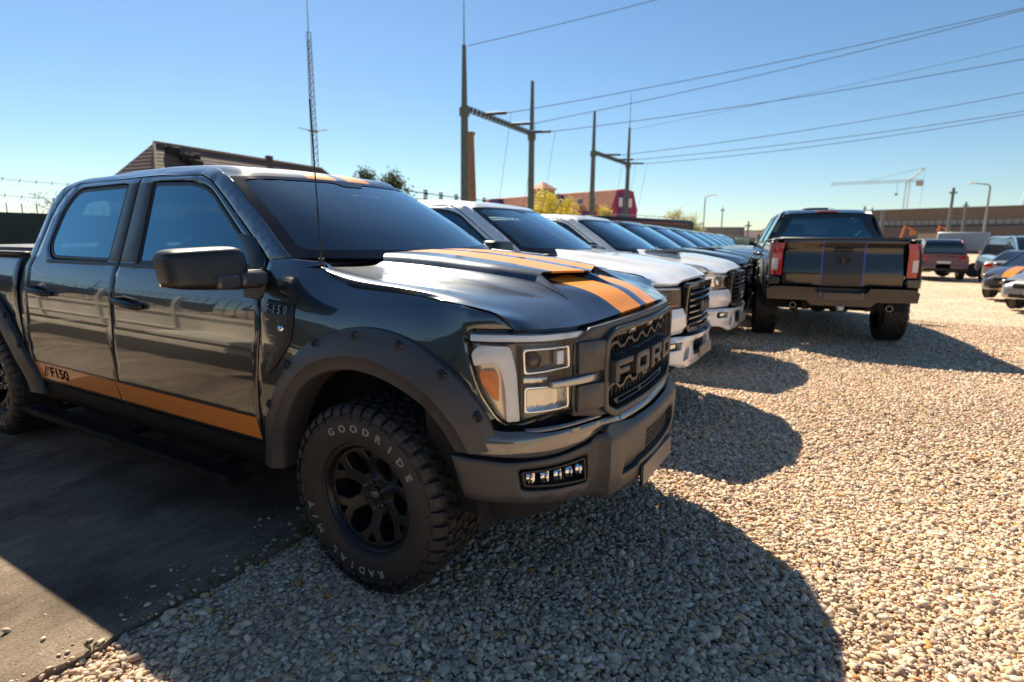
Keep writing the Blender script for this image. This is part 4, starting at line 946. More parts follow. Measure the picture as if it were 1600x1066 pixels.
def rear(P, G, x0=-5.15):
    def tg(y, z): return Vector((x0+float(np.interp(z, [.78, .86, .98, 1.04, 1.30, 1.35, 1.39, 1.46], [.02, .0, -.012, -.006, .040, .040, .0, -.035]))+.025*(abs(y)/.8)**3, y, z))
    b = B(); panel(b, rounded([(-.775, .80), (.775, .80), (.80, 1.452), (-.80, 1.452)], .02), tg, step=.05, thick=.04, ref=(0, 0, 1)); t = obj('tailgate', b, G, P, 50)
    b = B(); b.box((x0+.02, 0, 1.335), (.03, .24, .055), bev=.012); obj('tailgate_handle', b, M['trim'], t, 40)
    b = B()        # ram head badge: brow, muzzle and two curled horns
    X = x0-.012
    b.prism([(-.035, .05), (.035, .05), (.03, .0), (.012, -.06), (-.012, -.06), (-.03, .0)], lambda u, v, d: Vector((X-d, u, 1.18+v)), 0, .02)
    for s in (-1, 1): b.tube([Vector((X-.012, s*(.045+.033*sin(a)+.006*a), 1.195+.040*cos(a))) for a in lin(-.6, 4.4, 14)], [.013-.0007*i for i in range(14)], 6)
    obj('tailgate_badge', b, M['badge_black'], t, 50, fix=True)
    for s in (-1, 1):
        q = lambda u, v, d=0: Vector((x0+.055+u-.0*d, s*(.985-.012*smooth01((1.0-v)/.2)), v))
        def lampf(u, v):      # wraps from the tail face round to the side
            w = 1.57*u; return Vector((x0+.09-.085*cos(w)-.02*(1-u), s*(.800+.185*min(1, u*1.15)-.0+.0*v-.02*smooth01((v-1.30)/.15)), v))
        b = B(); b.grid(lampf, lin(0, 1, 10), lin(.955, 1.425, 10)); l = obj('tail_light', b, M['red_lens'], P, 80, fix=True)
        b = B(); b.grid(lambda u, v: lampf(u, v)+Vector((-.004, s*.002, 0)), lin(.28, .66, 4), lin(1.03, 1.20, 4)); obj('reversing_lamp', b, M['clear_lamp'], l, 80)
        b = B(); b.box((x0+.22, s*.94, 1.18), (.30, .05, .55), bev=.02); obj('bed_corner', b, G, P)
        b = B(); b.box((x0+.06, s*.90, .87), (.12, .20, .16), bev=.03); obj('bed_corner', b, G, P)
    b = B(); o = [(-.99, .74), (-.97, .60), (-.45, .60), (-.38, .53), (.38, .53), (.45, .60), (.97, .60), (.99, .74), (.90, .79), (.36, .79), (.32, .72), (-.32, .72), (-.36, .79), (-.90, .79)]
    b.prism(o, lambda u, v, d: Vector((x0-.03+d+.10*(abs(u))**4, u, v)), -.10, .14); bp = obj('rear_bumper', b, M['bumper_rear'], P, 40, fix=True)
    b = B(); b.box((x0-.13, -.02, .665), (.01, .50, .11), bev=.002); obj('plate_recess', b, M['slat'], bp)
    b = B(); b.box((x0-.03, 0, .50), (.28, .07, .07), bev=.01); b.box((x0-.12, 0, .50), (.05, .10, .09), bev=.01); obj('tow_hitch', b, M['steel'], P)
    for s in (-1, 1):
        b = B(); b.lathe([(.045, .09), (.045, -.09), (.038, -.09), (.038, .09)], 16); b.v = [(x0-.02+v[1], s*.62+v[0], .52+v[2]) for v in b.v]; obj('exhaust_tip', b, M['badge'], P, 40, fix=True)
    b = B(); b.lathe([(0, -.13), (.10, -.09), (.14, 0), (.10, .09), (0, .13)], 16); b.v = [(-4.05+v[1], v[0]+.1, .44+v[2]) for v in b.v]; obj('axle_housing', b, M['trim'], P, 60, fix=True)
M['ram_mirror'] = mat('row_mirror_shell', (.05, .05, .055), .3, coat=.3)
M['amber_dim'] = mat('dim_amber_signal', (.45, .18, .10), .3, coat=.5)
M['badge_black'] = mat('black_badge', (.03, .03, .035), .3, .6)
M['bumper_rear'] = mat('row_rear_bumper', (.006, .007, .009), .16, coat=.2)
M['clear_lamp'] = mat('clear_reversing_lamp', (.55, .50, .50), .15, coat=.8)
rear(HERO, M['grey'])
T2 = ram(); T2.location = (-.32, 2.75, 0); T2.scale = (.985,)*3
KM = {}
for c_ in bpy.data.objects:
    if c_.parent: KM.setdefault(c_.parent.name, []).append(c_)
def ptm(name, col, metal=.5): return paint(name, col, metal, .36, flake=.1, dust=.02)
SILV, BLK, GRY, BLU, DKG = ptm('silver_white_paint', (.62, .63, .66), .2), paint('black_paint', (.004, .004, .005), .1, .3, flake=.1, dust=.01, cior=1.45), ptm('dark_grey_paint', (.07, .075, .085), .6), ptm('deep_blue_paint', (.015, .06, .15), .4), ptm('charcoal_paint', (.03, .032, .036), .5)
RED, TEAL, WHT2 = ptm('red_paint', (.42, .02, .025), .2), ptm('dark_teal_paint', (.02, .07, .09), .4), ptm('pearl_white_paint', (.74, .74, .74), .05)
row = [(WHT2, 'white pickup with black louvred vents on its hood, second beyond the gunmetal one', 'ram_white'),
       (BLK, 'glossy black pickup between the louvred white pickup and a dark grey one'),
       (GRY, 'dark grey pickup with silver roof edge, parked just beyond the black pickup'),
       (BLU, 'deep blue pickup, middle of the row behind the tall black pickup'),
       (DKG, 'charcoal pickup parked beyond the deep blue one in the row'),
       (TEAL, 'dark teal pickup far down the row, before the red one'),
       (RED, 'bright red pickup near the far end of the row'),
       (GRY, 'grey pickup beyond the bright red pickup in the row'),
       (WHT2, 'white pickup at the very far end of the row')]
ys = 2.95; dxr = [-.38, -.62, -.86, -1.08, -1.32, -1.56, -1.8, -2.0, -2.2]
M['louvre'] = mat('black_hood_louvre', (.01, .01, .011), .4)
ROWT = []
for i, r_ in enumerate(row):
    ys += 2.45
    sw = {'row_pickup_paint': r_[0], 'row_pickup_roof_paint': r_[0]}
    if i == 0: sw['dark_lamp_inner'] = M['reflector']
    t = copy_tree(T2, (dxr[i], ys, 0), radians(random.uniform(-1.2, 1.2)), r_[1], sw, KM); t['group'] = 'pickups parked in a row'; ROWT.append(t); t.scale = (.97,)*3
for t in (ROWT[0], ROWT[2]):      # louvred vents let into the hood
    h = [c for c in bpy.data.objects if c.parent == t and c.name.startswith('hood')][0]
    for s in (-1, 1):
        b = B(); 
        for k in range(7): b.box((-.22+k*.06, s*.36, 1.508-.0*k), (.035, .26, .012), Matrix.Rotation(radians(18), 3, 'Y'))
        b.box((-.04, s*.36, 1.498), (.46, .30, .012), Matrix.Rotation(radians(1.5), 3, 'Y'), .004); obj('hood_louvre', b, M['louvre'], h, 30)
# the tall black pickup seen from behind
BT = copy_tree(T2, (0, 0, 0), 0, 'lifted glossy black pickup seen from behind, with red tail lights and wide tyres', {'row_pickup_paint': BLK, 'row_pickup_roof_paint': BLK}, KM)
BT['group'] = 'pickups parked in a row'
del BT['group']
hdg = radians(90+10.5); dv = Vector((cos(hdg), sin(hdg), 0)); BT.rotation_euler = (0, 0, hdg)
c0 = Vector((1.70, 7.22, 0)); BT.scale = (1.04,)*3; BT.location = c0+dv*5.36+Vector((0, 0, .10))
tgb = [c for c in bpy.data.objects if c.parent == BT and c.name.startswith('tailgate')][0]
tgf = lambda y, z: Vector((-5.154+float(np.interp(z, [.78, .86, .98, 1.04, 1.30, 1.35, 1.39, 1.46], [.02, .0, -.012, -.006, .040, .040, .0, -.035]))+.025*(abs(y)/.8)**3, y, z))
M['satin_black'] = mat('satin_black_vinyl', (.025, .025, .027), .35); M['blue_line'] = mat('blue_violet_pinstripe', (.12, .12, .50), .4)
b = B(); b.grid(lambda y, z: tgf(y, z), lin(-.26, .26, 5), lin(.81, 1.44, 20)); obj('tailgate_stripe', b, M['satin_black'], tgb, 60)
for s in (-1, 1):
    b = B(); b.grid(lambda y, z: tgf(y, z)-Vector((.002, 0, 0)), [s*.27-.006, s*.27+.006], lin(.81, 1.44, 20)); b.box((-5.285, s*.27, .69), (.008, .012, .10)); obj('pinstripe', b, M['blue_line'], tgb)
for c in list(bpy.data.objects):
    if c.parent == BT and c.name.startswith('wheel') and not c.name.startswith('wheel_'):
        c.scale = (1.06, 1.10, 1.06); c.location.z = .432*1.06-.10/1.04; c.location.y *= 1.05
for s in (-1, 1):      # black arch flares with bolts
    for xo in (0, -4.05):
        b = B(); pr = [(.66, -.004), (.66, .02), (.64, .04), (.60, .055), (.55, .05), (.545, -.03)]
        b.grid(lambda a, k: SK(xo+pr[k][0]*cos(a), .50+pr[k][0]*sin(a), pr[k][1], s), lin(radians(8), radians(172), 24), range(len(pr))); fl = obj('wheel_arch_flare', b, M['trim'], BT, 30, fix=True)
        for a in range(30, 160, 22): b = B(); b.box(SK(xo+.62*cos(radians(a)), .50+.62*sin(radians(a)), .05, s), (.03, .02, .03), bev=.006); obj('flare_bolt', b, M['steel'], fl)
b = B(); b.box((-2.6, .1, 2.045), (.35, .4, .03), bev=.012); obj('roof_fin', b, M['trim'], BT)

# cards and stickers behind some windscreens
M['card'] = mat('white_price_card', (.75, .75, .72), .5); M['green_sticker'] = mat('green_emission_sticker', (.06, .45, .22), .4)
def sticker(root, u, v, du, dv, m, nm):
    w = [c for c in bpy.data.objects if c.parent == root and c.name.startswith('windscreen')][0]
    b = B(); b.grid(lambda a, c: WSF(a, c)-Vector((.006, 0, .012)), [u, u+du], [v, v+dv]); obj(nm, b, M[m], w, 0)
for k, (r_, st) in enumerate(((T2, 1), (ROWT[0], 0), (ROWT[1], 1), (ROWT[3], 1))):
    if st: sticker(r_, .15, .86, .07, .05, 'green_sticker', 'windscreen_sticker')
    sticker(r_, .12+.02*k, .70-.12*k, .16, .10, 'card', 'price_card')
sticker(HERO, .62, .46, .05, .05, 'card', 'toll_tag'); sticker(HERO, .14, .44, .05, .03, 'card', 'paper_slip')

# ------------------------------------------------------------------ low cars
def car(name, label, cat, m, L=4.7, H=1.38, Wd=1.88, stripe=None, kind='coupe', group=None):
    """front at +x (x=0 is mid). lofted lower body, glasshouse, arches, lamps, wheels"""
    P = thing(name, label, cat, group=group); h = Wd/2
    hb = {'coupe': [(-2.35, .62, .98, .80), (-2.25, .45, 1.02, .90), (-1.6, .30, 1.04, .96), (-.6, .22, .98, 1.0), (.6, .22, .98, 1.0), (1.5, .28, .92, .97), (2.1, .30, .80, .90), (2.33, .34, .66, .78), (2.38, .40, .58, .70)],
          'suv': [(-2.35, .75, 1.10, .86), (-2.30, .50, 1.16, .95), (-1.6, .36, 1.18, .98), (-.6, .30, 1.12, 1.0), (.7, .30, 1.10, 1.0), (1.5, .34, 1.08, .97), (2.1, .36, .98, .92), (2.33, .42, .85, .84), (2.38, .5, .7, .78)]}[kind]
    k = L/4.76
    CT = [[Vector((x*k, s*h*w*a, zl+(zh-zl)*c)) for x, zl, zh, w in hb] for s, a, c in ((-1, .30, -.02), (-1, .93, .0), (-1, 1.0, .35), (-1, .985, .72), (-1, .90, .955), (-1, .5, 1.03), (1, .5, 1.03), (1, .90, .955), (1, .985, .72), (1, 1.0, .35), (1, .93, 0), (1, .30, -.02))]
    b = B(); b.grid(lambda u, v: net(CT, u, v), lin(0, 1, 44), lin(0, 1, 56))
    for u in (0, 1): n = 56; vs = [net(CT, u, v) for v in lin(0, 1, n)]; b.add(vs, [tuple(range(n))])
    body = obj('body', b, m, P, 50, fix=True)
    z0 = {'coupe': .97, 'suv': 1.10}[kind]; roofx = {'coupe': (-1.9, -1.15, .0, 1.0), 'suv': (-2.2, -1.95, .3, 1.15)}[kind]
    gx = [(roofx[0], z0, .86), (roofx[1], H-.03, .70), (-.4, H, .70), (roofx[2], H-.03, .70), (roofx[3], z0, .84)]
    GL = [[Vector((x*k, s*h*w*a+(0 if a == 1 else 0), z if c == 1 else z0+(z-z0)*c)) for x, z, w in gx] for s, a, c in ((-1, 1.1, 0.0), (-1, 1.08, .25), (-1, .98, .9), (-1, .80, 1), (1, .80, 1), (1, .98, .9), (1, 1.08, .25), (1, 1.1, 0))]
    b = B(); b.grid(lambda u, v: net(GL, u, v), lin(0, 1, 30), lin(0, 1, 40)); g = obj('glasshouse', b, M['dark_glass'], P, 60, fix=True)
    def rf(u, v): q = net(GL, .26+.48*u, .36+.28*v); return q+Vector((0, 0, .012))
    b = B(); b.grid(rf, lin(0, 1, 12), lin(0, 1, 12)); obj('roof', b, m, P, 60, fix=True)
    for s in (0, 1):
        for (v0, u0, u1, n_) in ((.18, .02, .98, 'roof_rail'),):
            b = B(); b.tube([net(GL, u, (.33 if s == 0 else .67))+Vector((0, 0, .008)) for u in lin(.0, 1, 22)], .035, 6); obj('roof_pillar', b, m, P, 60)
        y = (-1 if s == 0 else 1)
        b = B(); b.box((2.12*k, y*h*.72, .70 if kind == 'coupe' else .85), (.35, .34, .12), Matrix.Rotation(radians(y*-22), 3, 'Z'), .03); obj('headlight', b, M['lamp_dark'], P)
        b = B(); b.box((-2.30*k, y*h*.66, .88 if kind == 'coupe' else 1.0), (.14, .34, .14), Matrix.Rotation(radians(y*12), 3, 'Z'), .03); obj('tail_light', b, M['red_lens'], P)
        b = B(); b.box((.62*k, y*(h+.09), z0+.02), (.10, .20, .12), bev=.03); obj('mirror', b, m, P)
        for x in (-1.42*k, 1.42*k):
            b = B(); b.lathe([(.37, 0), (.37, .02), (.30, .03)], 28, (x, y*h*.985-(.0 if y < 0 else .03), .36)); obj('wheel_arch', b, M['matte'], P, 60)
    b = B(); b.box((2.33*k, 0, .62), (.14, h*1.1, .13), bev=.03); b.box((2.32*k, 0, .40), (.14, h*1.25, .12), bev=.03); obj('grille', b, M['matte'], P)
    b = B(); b.box((2.40*k, 0, .48), (.012, .5, .11)); obj('number_plate', b, M['plate'], P); b = B(); b.box((-2.37*k, 0, .80), (.03, .5, .11)); obj('number_plate', b, M['plate'], P)
    b = B(); b.box((-2.31*k, 0, .48), (.12, h*1.5, .16), bev=.04); obj('rear_valance', b, M['trim'], P)
    if stripe:
        for s in (-1, 1):
            b = B(); vs = []; n = 30
            for u in lin(.60, .999, n):
                for a in (.06, .36):
                    y = s*a*h
                    # nearest top-surface point of this y
                    best = min((abs(net(CT, u, v).y-y), v) for v in lin(.36, .64, 60)); q = net(CT, u, best[1]); vs.append(Vector((q.x, y, q.z+.006)))
            b.add(vs, [(2*i, 2*i+2, 2*i+3, 2*i+1) for i in range(n-1)])
            b.add([Vector((2.405*k, s*a*h, z)) for a, z in ((.06, .50), (.36, .50), (.36, .56), (.06, .56))]+[Vector((2.405*k, s*a*h, z)) for a, z in ((.06, .33), (.36, .33), (.36, .38), (.06, .38))], [(0, 1, 2, 3), (4, 5, 6, 7)])
            obj('orange_stripe', b, stripe, P, 60, fix=True)
    sh = wheel(P, 1.42*k, -h+.10, .345, -1, dict(tyre=(.345, .24, .24), seg=32, tread=False))
    wheel(P, 1.42*k, h-.10, .345, 1, {}, sh); wheel(P, -1.42*k, -h+.10, .345, -1, {}, sh); wheel(P, -1.42*k, h-.10, .345, 1, {}, sh)
    return P
M['dark_glass'] = mat('car_dark_glass', (.010, .014, .018), .05, coat=1)
M['lamp_dark'] = mat('dark_headlamp', (.12, .12, .13), .12, .6, coat=1)
M['orange_vivid'] = mat('vivid_orange_stripe', (.85, .24, .01), .35, coat=.4)
SG = ptm('silver_car_paint', (.33, .34, .35), .6)
o = car('sports_car', 'dark grey sports car with broad orange hood stripes facing the camera at right', 'sports car', GRY, stripe=M['orange_vivid']); o.location = (6.95, 20.3, 0); o.rotation_euler = (0, 0, radians(-118))
o = car('sports_car', 'plain silver sports car cut off by the right edge, nearest of the low cars', 'sports car', SG); o.location = (7.05, 16.6, 0); o.rotation_euler = (0, 0, radians(-128))
o = car('coupe', 'grey coupe with a red tail light behind the orange striped car', 'coupe', SG); o.location = (7.7, 24.6, 0); o.rotation_euler = (0, 0, radians(60))
o = car('off_road_car', 'dark red car seen from behind with white plate and red lamps', 'car', ptm('dark_red_paint', (.10, .006, .012), .3), L=4.9, H=1.78, Wd=1.95, kind='suv'); o.location = (5.15, 31.4, 0); o.rotation_euler = (0, 0, radians(96))
o = car('off_road_car', 'light blue tall car with wide dark windscreen beside the dark red car', 'car', ptm('light_blue_paint', (.22, .36, .50), .3), L=5.0, H=1.9, Wd=2.0, kind='suv'); o.location = (8.0, 27.6, 0); o.rotation_euler = (0, 0, radians(-80))
o = car('off_road_car', 'small dark blue car at the far end of the gravel aisle', 'car', BLU, L=4.6, H=1.6, Wd=1.9, kind='suv'); o.location = (-1.2, 44.0, 0); o.rotation_euler = (0, 0, radians(95))

# ------------------------------------------------------------------ setting
AZ = [115.]
def pol(az, d, z=0):
    AZ[0] = az; return Vector((CAM.x+cos(radians(az))*d, CAM.y+sin(radians(az))*d, z))
def hgt(el, d, az=None): return CAM.z+math.tan(radians(el+1.03*sin(radians(az or AZ[0]))))*d
# gravel base
m, nt, p = new_mat('gravel_bed'); L = nt.links.new
tc = N(nt, 'ShaderNodeTexCoord'); v1 = N(nt, 'ShaderNodeTexVoronoi', _Scale=26.0, _Randomness=1.0); L(tc.outputs['Object'], v1.inputs['Vector'])
sp = N(nt, 'ShaderNodeSeparateColor'); L(v1.outputs['Color'], sp.inputs[0])
PAL = [(0, (0.385, 0.281, 0.189)), (.12, (0.664, 0.493, 0.333)), (.28, (0.771, 0.602, 0.441)), (.40, (0.557, 0.426, 0.306)), (.52, (0.814, 0.640, 0.495)), (.62, (0.514, 0.407, 0.333)), (.72, (0.686, 0.455, 0.252)), (.80, (0.782, 0.620, 0.477)), (.90, (0.407, 0.290, 0.225)), (.96, (0.857, 0.708, 0.576))]
c = ramp(nt, sp.outputs[0], PAL, 'CONSTANT')
n1 = N(nt, 'ShaderNodeTexNoise', _Scale=.7, _Detail=7.0); L(tc.outputs['Object'], n1.inputs['Vector'])
mx = N(nt, 'ShaderNodeMix', data_type='RGBA', blend_type='MULTIPLY'); mx.inputs[0].default_value = 1; L(c, mx.inputs[6]); L(ramp(nt, n1.outputs[0], [(.3, (.80, .78, .76)), (.7, (1.05, 1.04, 1.02))]), mx.inputs[7])
L(mx.outputs[2], p.inputs['Base Color']); p.inputs['Roughness'].default_value = .8; p.inputs['Specular IOR Level'].default_value = .25
bp = N(nt, 'ShaderNodeBump', _Strength=.9, _Distance=.035, invert=True); L(v1.outputs['Distance'], bp.inputs['Height']); L(bp.outputs[0], p.inputs['Normal'])
b = B(); b.add([(-900, -300, -.035), (900, -300, -.035), (900, 1500, -.035), (-900, 1500, -.035)], [(0, 1, 2, 3)])
tag(obj('ground', b, m, None, 0), kind='structure')
# concrete pad
m, nt, p = new_mat('weathered_concrete'); L = nt.links.new; tc = N(nt, 'ShaderNodeTexCoord')
mp = N(nt, 'ShaderNodeMapping'); mp.inputs['Scale'].default_value = (1, 1, 1); mp.inputs['Rotation'].default_value = (0, 0, radians(-4)); L(tc.outputs['Object'], mp.inputs[0])
m2_ = N(nt, 'ShaderNodeMapping'); m2_.inputs['Scale'].default_value = (9, 2.2, 4); L(mp.outputs[0], m2_.inputs[0])
a = N(nt, 'ShaderNodeTexNoise', _Scale=1.4, _Detail=9.0, _Roughness=.65); L(mp.outputs[0], a.inputs[0]); bb = N(nt, 'ShaderNodeTexNoise', _Scale=1.5, _Detail=7.0, _Roughness=.7); L(m2_.outputs[0], bb.inputs[0])
cc = N(nt, 'ShaderNodeTexNoise', _Scale=95.0, _Detail=4.0); L(tc.outputs['Object'], cc.inputs[0])
base = ramp(nt, a.outputs[0], [(.30, (.15, .115, .085)), (.5, (.24, .185, .135)), (.70, (.32, .255, .19))])
mx = N(nt, 'ShaderNodeMix', data_type='RGBA', blend_type='MULTIPLY'); mx.inputs[0].default_value = .8; L(base, mx.inputs[6]); L(ramp(nt, bb.outputs[0], [(.36, (.68, .65, .62)), (.6, (1.08, 1.08, 1.08))]), mx.inputs[7])
m3 = N(nt, 'ShaderNodeMix', data_type='RGBA', blend_type='MULTIPLY'); m3.inputs[0].default_value = .7; L(mx.outputs[2], m3.inputs[6]); L(ramp(nt, cc.outputs[0], [(.34, (.5, .5, .5)), (.62, (1.15, 1.15, 1.15))]), m3.inputs[7])
st = N(nt, 'ShaderNodeTexNoise', _Scale=.8, _Detail=5.0, _Distortion=1.2); L(tc.outputs['Object'], st.inputs[0])
wp = N(nt, 'ShaderNodeTexNoise', _Scale=3.0, _Detail=6.0); L(tc.outputs['Object'], wp.inputs[0]); va = N(nt, 'ShaderNodeVectorMath', operation='MULTIPLY_ADD'); va.inputs[1].default_value = (.35, .35, .35); L(wp.outputs['Color'], va.inputs[0]); L(tc.outputs['Object'], va.inputs[2])
vc = N(nt, 'ShaderNodeTexVoronoi', feature='DISTANCE_TO_EDGE', _Scale=.55); L(va.outputs[0], vc.inputs[0])
m4 = N(nt, 'ShaderNodeMix', data_type='RGBA', blend_type='MULTIPLY'); m4.inputs[0].default_value = 1; L(m3.outputs[2], m4.inputs[6]); L(ramp(nt, st.outputs[0], [(.36, (.55, .54, .53)), (.50, (1, 1, 1))]), m4.inputs[7])
m5 = N(nt, 'ShaderNodeMix', data_type='RGBA', blend_type='MULTIPLY'); m5.inputs[0].default_value = 1; L(m4.outputs[2], m5.inputs[6]); L(ramp(nt, vc.outputs['Distance'], [(.0, (.80, .78, .76)), (.006, (1, 1, 1))]), m5.inputs[7])
L(m5.outputs[2], p.inputs['Base Color']); p.inputs['Roughness'].default_value = .85; p.inputs['Specular IOR Level'].default_value = .2
ad = N(nt, 'ShaderNodeMath', operation='MULTIPLY_ADD'); ad.inputs[1].default_value = .35; L(cc.outputs[0], ad.inputs[0]); L(bb.outputs[0], ad.inputs[2])
bp = N(nt, 'ShaderNodeBump', _Strength=.75, _Distance=.02); L(ad.outputs[0], bp.inputs['Height']); L(bp.outputs[0], p.inputs['Normal'])
edge = []
y = -9.0; 
while y < 1.35:
    edge.append((-.63-.045*(y+1.4)*.5+.016*math.sin(y*9)+.012*math.sin(y*23+1)+random.uniform(-.016, .016), y)); y += .06
def pad_edge(y): return -.63-.045*(y+1.4)*.5
b = B(); ol = edge+[(-13, 1.35), (-13, -9.0)]
b.prism(ol, lambda u, v, d: Vector((u, v, d)), -.06, .0); tag(obj('concrete_pad', b, m, None, 0, fix=True), kind='structure')

# pebbles (real stones, instanced on points)
def pebbles():
    Rr = []; 
    def samp(r0, r1, dens, smin, smax):
        A = .5*(r1*r1-r0*r0)*radians(144); n = int(A*dens); r = np.sqrt(rng.uniform(r0*r0, r1*r1, n)); a = radians(120.4)+rng.uniform(-radians(80), radians(64), n)
        x = CAM.x+r*np.cos(a); y = CAM.y+r*np.sin(a); s = smin+(smax-smin)*rng.beta(1.6, 2.6, n); return np.stack([x, y, s], 1)
    P = np.vstack([samp(.7, 4.6, 3900, .011, .036), samp(.7, 6, 110, .036, .052), samp(.7, 4.6, 3000, .005, .014), samp(4.6, 8.5, 2600, .014, .038), samp(8.5, 15, 1050, .020, .046)])
    ex = -.63-.045*(P[:, 1]+1.4)*.5
    on_pad = (P[:, 0] < ex+.012) & (P[:, 1] < 1.36)
    keep = ~on_pad | ((P[:, 0] > ex-.45) & (rng.uniform(size=len(P)) < .08*np.exp((P[:, 0]-ex)/.12)))
    far = (P[:, 0] < -1.6) & (P[:, 1] > 1.3); keep &= ~(far & (P[:, 1] < 40) & (rng.uniform(size=len(P)) < .85))
    pad = on_pad[keep]; P = P[keep]; n = len(P)
    z = np.where(pad, P[:, 2]*.22, -.030+P[:, 2]*.15+rng.uniform(0, .014, n)+.012*np.sin(P[:, 0]*1.7+P[:, 1]*.9))
    me = bpy.data.meshes.new('pebbles'); me.vertices.add(n); co = np.stack([P[:, 0], P[:, 1], z], 1).astype(np.float32); me.vertices.foreach_set('co', co.ravel())
    def at(nm, typ, dat, key='value'): 
        a = me.attributes.new(nm, typ, 'POINT'); a.data.foreach_set(key, dat)
    at('psize', 'FLOAT', P[:, 2].astype(np.float32)); at('pick', 'INT', rng.integers(0, 6, n).astype(np.int32)); at('tone', 'FLOAT', rng.uniform(0, 1, n).astype(np.float32)); at('bright', 'FLOAT', (rng.uniform(.82, 1.18, n)*(1-.10*np.sin(P[:, 0]*1.3+2*np.sin(P[:, 1]*.7))*np.sin(P[:, 1]*.9+1.7*np.sin(P[:, 0]*.8)))).astype(np.float32))
    rot = np.stack([rng.normal(0, .35, n), rng.normal(0, .35, n), rng.uniform(0, 6.28, n)], 1).astype(np.float32); at('prot', 'FLOAT_VECTOR', rot.ravel(), 'vector')
    o = link(bpy.data.objects.new('gravel', me)); tag(o, kind='stuff', label='loose rounded tan and grey river gravel covering the lot')
    pm, nt, p = new_mat('pebble_stone'); L = nt.links.new
    at_ = N(nt, 'ShaderNodeAttribute', attribute_type='INSTANCER', attribute_name='tone'); br = N(nt, 'ShaderNodeAttribute', attribute_type='INSTANCER', attribute_name='bright')
    c = ramp(nt, at_.outputs['Fac'], [(0, (0.385, 0.281, 0.198)), (.07, (0.621, 0.446, 0.297)), (.20, (0.707, 0.543, 0.387)), (.33, (0.793, 0.602, 0.423)), (.46, (0.514, 0.407, 0.315)), (.54, (0.814, 0.629, 0.459)), (.68, (0.428, 0.349, 0.297)), (.73, (0.643, 0.466, 0.306)), (.83, (0.707, 0.446, 0.225)), (.89, (0.707, 0.330, 0.108)), (.905, (0.557, 0.368, 0.270)), (.96, (0.879, 0.736, 0.594))], 'CONSTANT')
    tc = N(nt, 'ShaderNodeTexCoord'); no = N(nt, 'ShaderNodeTexNoise', _Scale=2.2, _Detail=5.0); L(tc.outputs['Object'], no.inputs[0])
    m1 = N(nt, 'ShaderNodeMix', data_type='RGBA', blend_type='MULTIPLY'); m1.inputs[0].default_value = 1; L(c, m1.inputs[6]); L(ramp(nt, no.outputs[0], [(.3, (.75, .73, .70)), (.7, (1.1, 1.1, 1.1))]), m1.inputs[7])
    m2 = N(nt, 'ShaderNodeVectorMath', operation='SCALE'); L(m1.outputs[2], m2.inputs[0]); L(br.outputs['Fac'], m2.inputs['Scale']); L(m2.outputs[0], p.inputs['Base Color'])
    p.inputs['Roughness'].default_value = .6; p.inputs['Specular IOR Level'].default_value = .3
    col = bpy.data.collections.new('pebble_shapes')
    import bmesh
    for k in range(6):
        bm = bmesh.new(); bmesh.ops.create_icosphere(bm, subdivisions=2, radius=.5); r_ = random.Random(k); ph = [r_.uniform(0, 6) for _ in range(6)]
        sx, sy, sz = r_.uniform(.95, 1.35), r_.uniform(.72, .95), r_.uniform(.48, .66)
        for v in bm.verts:
            d = 1+.11*sin(3.1*v.co.x*2+ph[0])*cos(2.7*v.co.y*2+ph[1])+.09*sin(5*v.co.z+ph[2]+3*v.co.x)+.05*sin(9*v.co.y+ph[3]); v.co = Vector((v.co.x*sx, v.co.y*sy, v.co.z*sz))*d
        mm = bpy.data.meshes.new('pebble'); bm.to_mesh(mm); bm.free(); mm.polygons.foreach_set('use_smooth', [True]*len(mm.polygons)); mm.materials.append(pm)
        ob = bpy.data.objects.new('pebble_shape', mm); col.objects.link(ob)
    g = bpy.data.node_groups.new('gravel', 'GeometryNodeTree'); g.interface.new_socket('Geometry', in_out='INPUT', socket_type='NodeSocketGeometry'); g.interface.new_socket('Geometry', in_out='OUTPUT', socket_type='NodeSocketGeometry')
    nn = g.nodes.new; gi, go = nn('NodeGroupInput'), nn('NodeGroupOutput'); ip = nn('GeometryNodeInstanceOnPoints'); ci = nn('GeometryNodeCollectionInfo')
    ci.inputs['Collection'].default_value = col; ci.inputs['Separate Children'].default_value = True; ci.inputs['Reset Children'].default_value = True
    def na(nm, t): q = nn('GeometryNodeInputNamedAttribute'); q.data_type = t; q.inputs['Name'].default_value = nm; return q.outputs['Attribute']
    l = g.links.new; l(gi.outputs[0], ip.inputs['Points']); l(ci.outputs[0], ip.inputs['Instance']); ip.inputs['Pick Instance'].default_value = True
    l(na('pick', 'INT'), ip.inputs['Instance Index']); l(na('psize', 'FLOAT'), ip.inputs['Scale']); l(na('prot', 'FLOAT_VECTOR'), ip.inputs['Rotation']); l(ip.outputs[0], go.inputs[0])
    md = o.modifiers.new('scatter', 'NODES'); md.node_group = g
    return n
print('pebbles', pebbles())

# weeds along the pad edge
b = B()
for i in range(18):
    y = random.choice([-1.5, -1.42, -1.30, -.95, -.90, -1.1, -.82, -1.8, -.7])+random.gauss(0, .05); x = pad_edge(y)+random.uniform(-.02, .03)
    for k in range(7):
        a = random.uniform(0, 6.28); h = random.uniform(.015, .05); w = .0018; dx, dy = cos(a)*h*.8, sin(a)*h*.8
        b.add([(x-w, y, -.01), (x+w, y, -.01), (x+dx*.5+w, y+dy*.5, h*.8), (x+dx, y+dy, h)], [(0, 1, 2, 3)])
tag(obj('weeds', b, mat('dry_weeds', (.10, .12, .04), .8), None, 0), 'short green weeds growing at the concrete pad edge', kind='stuff')

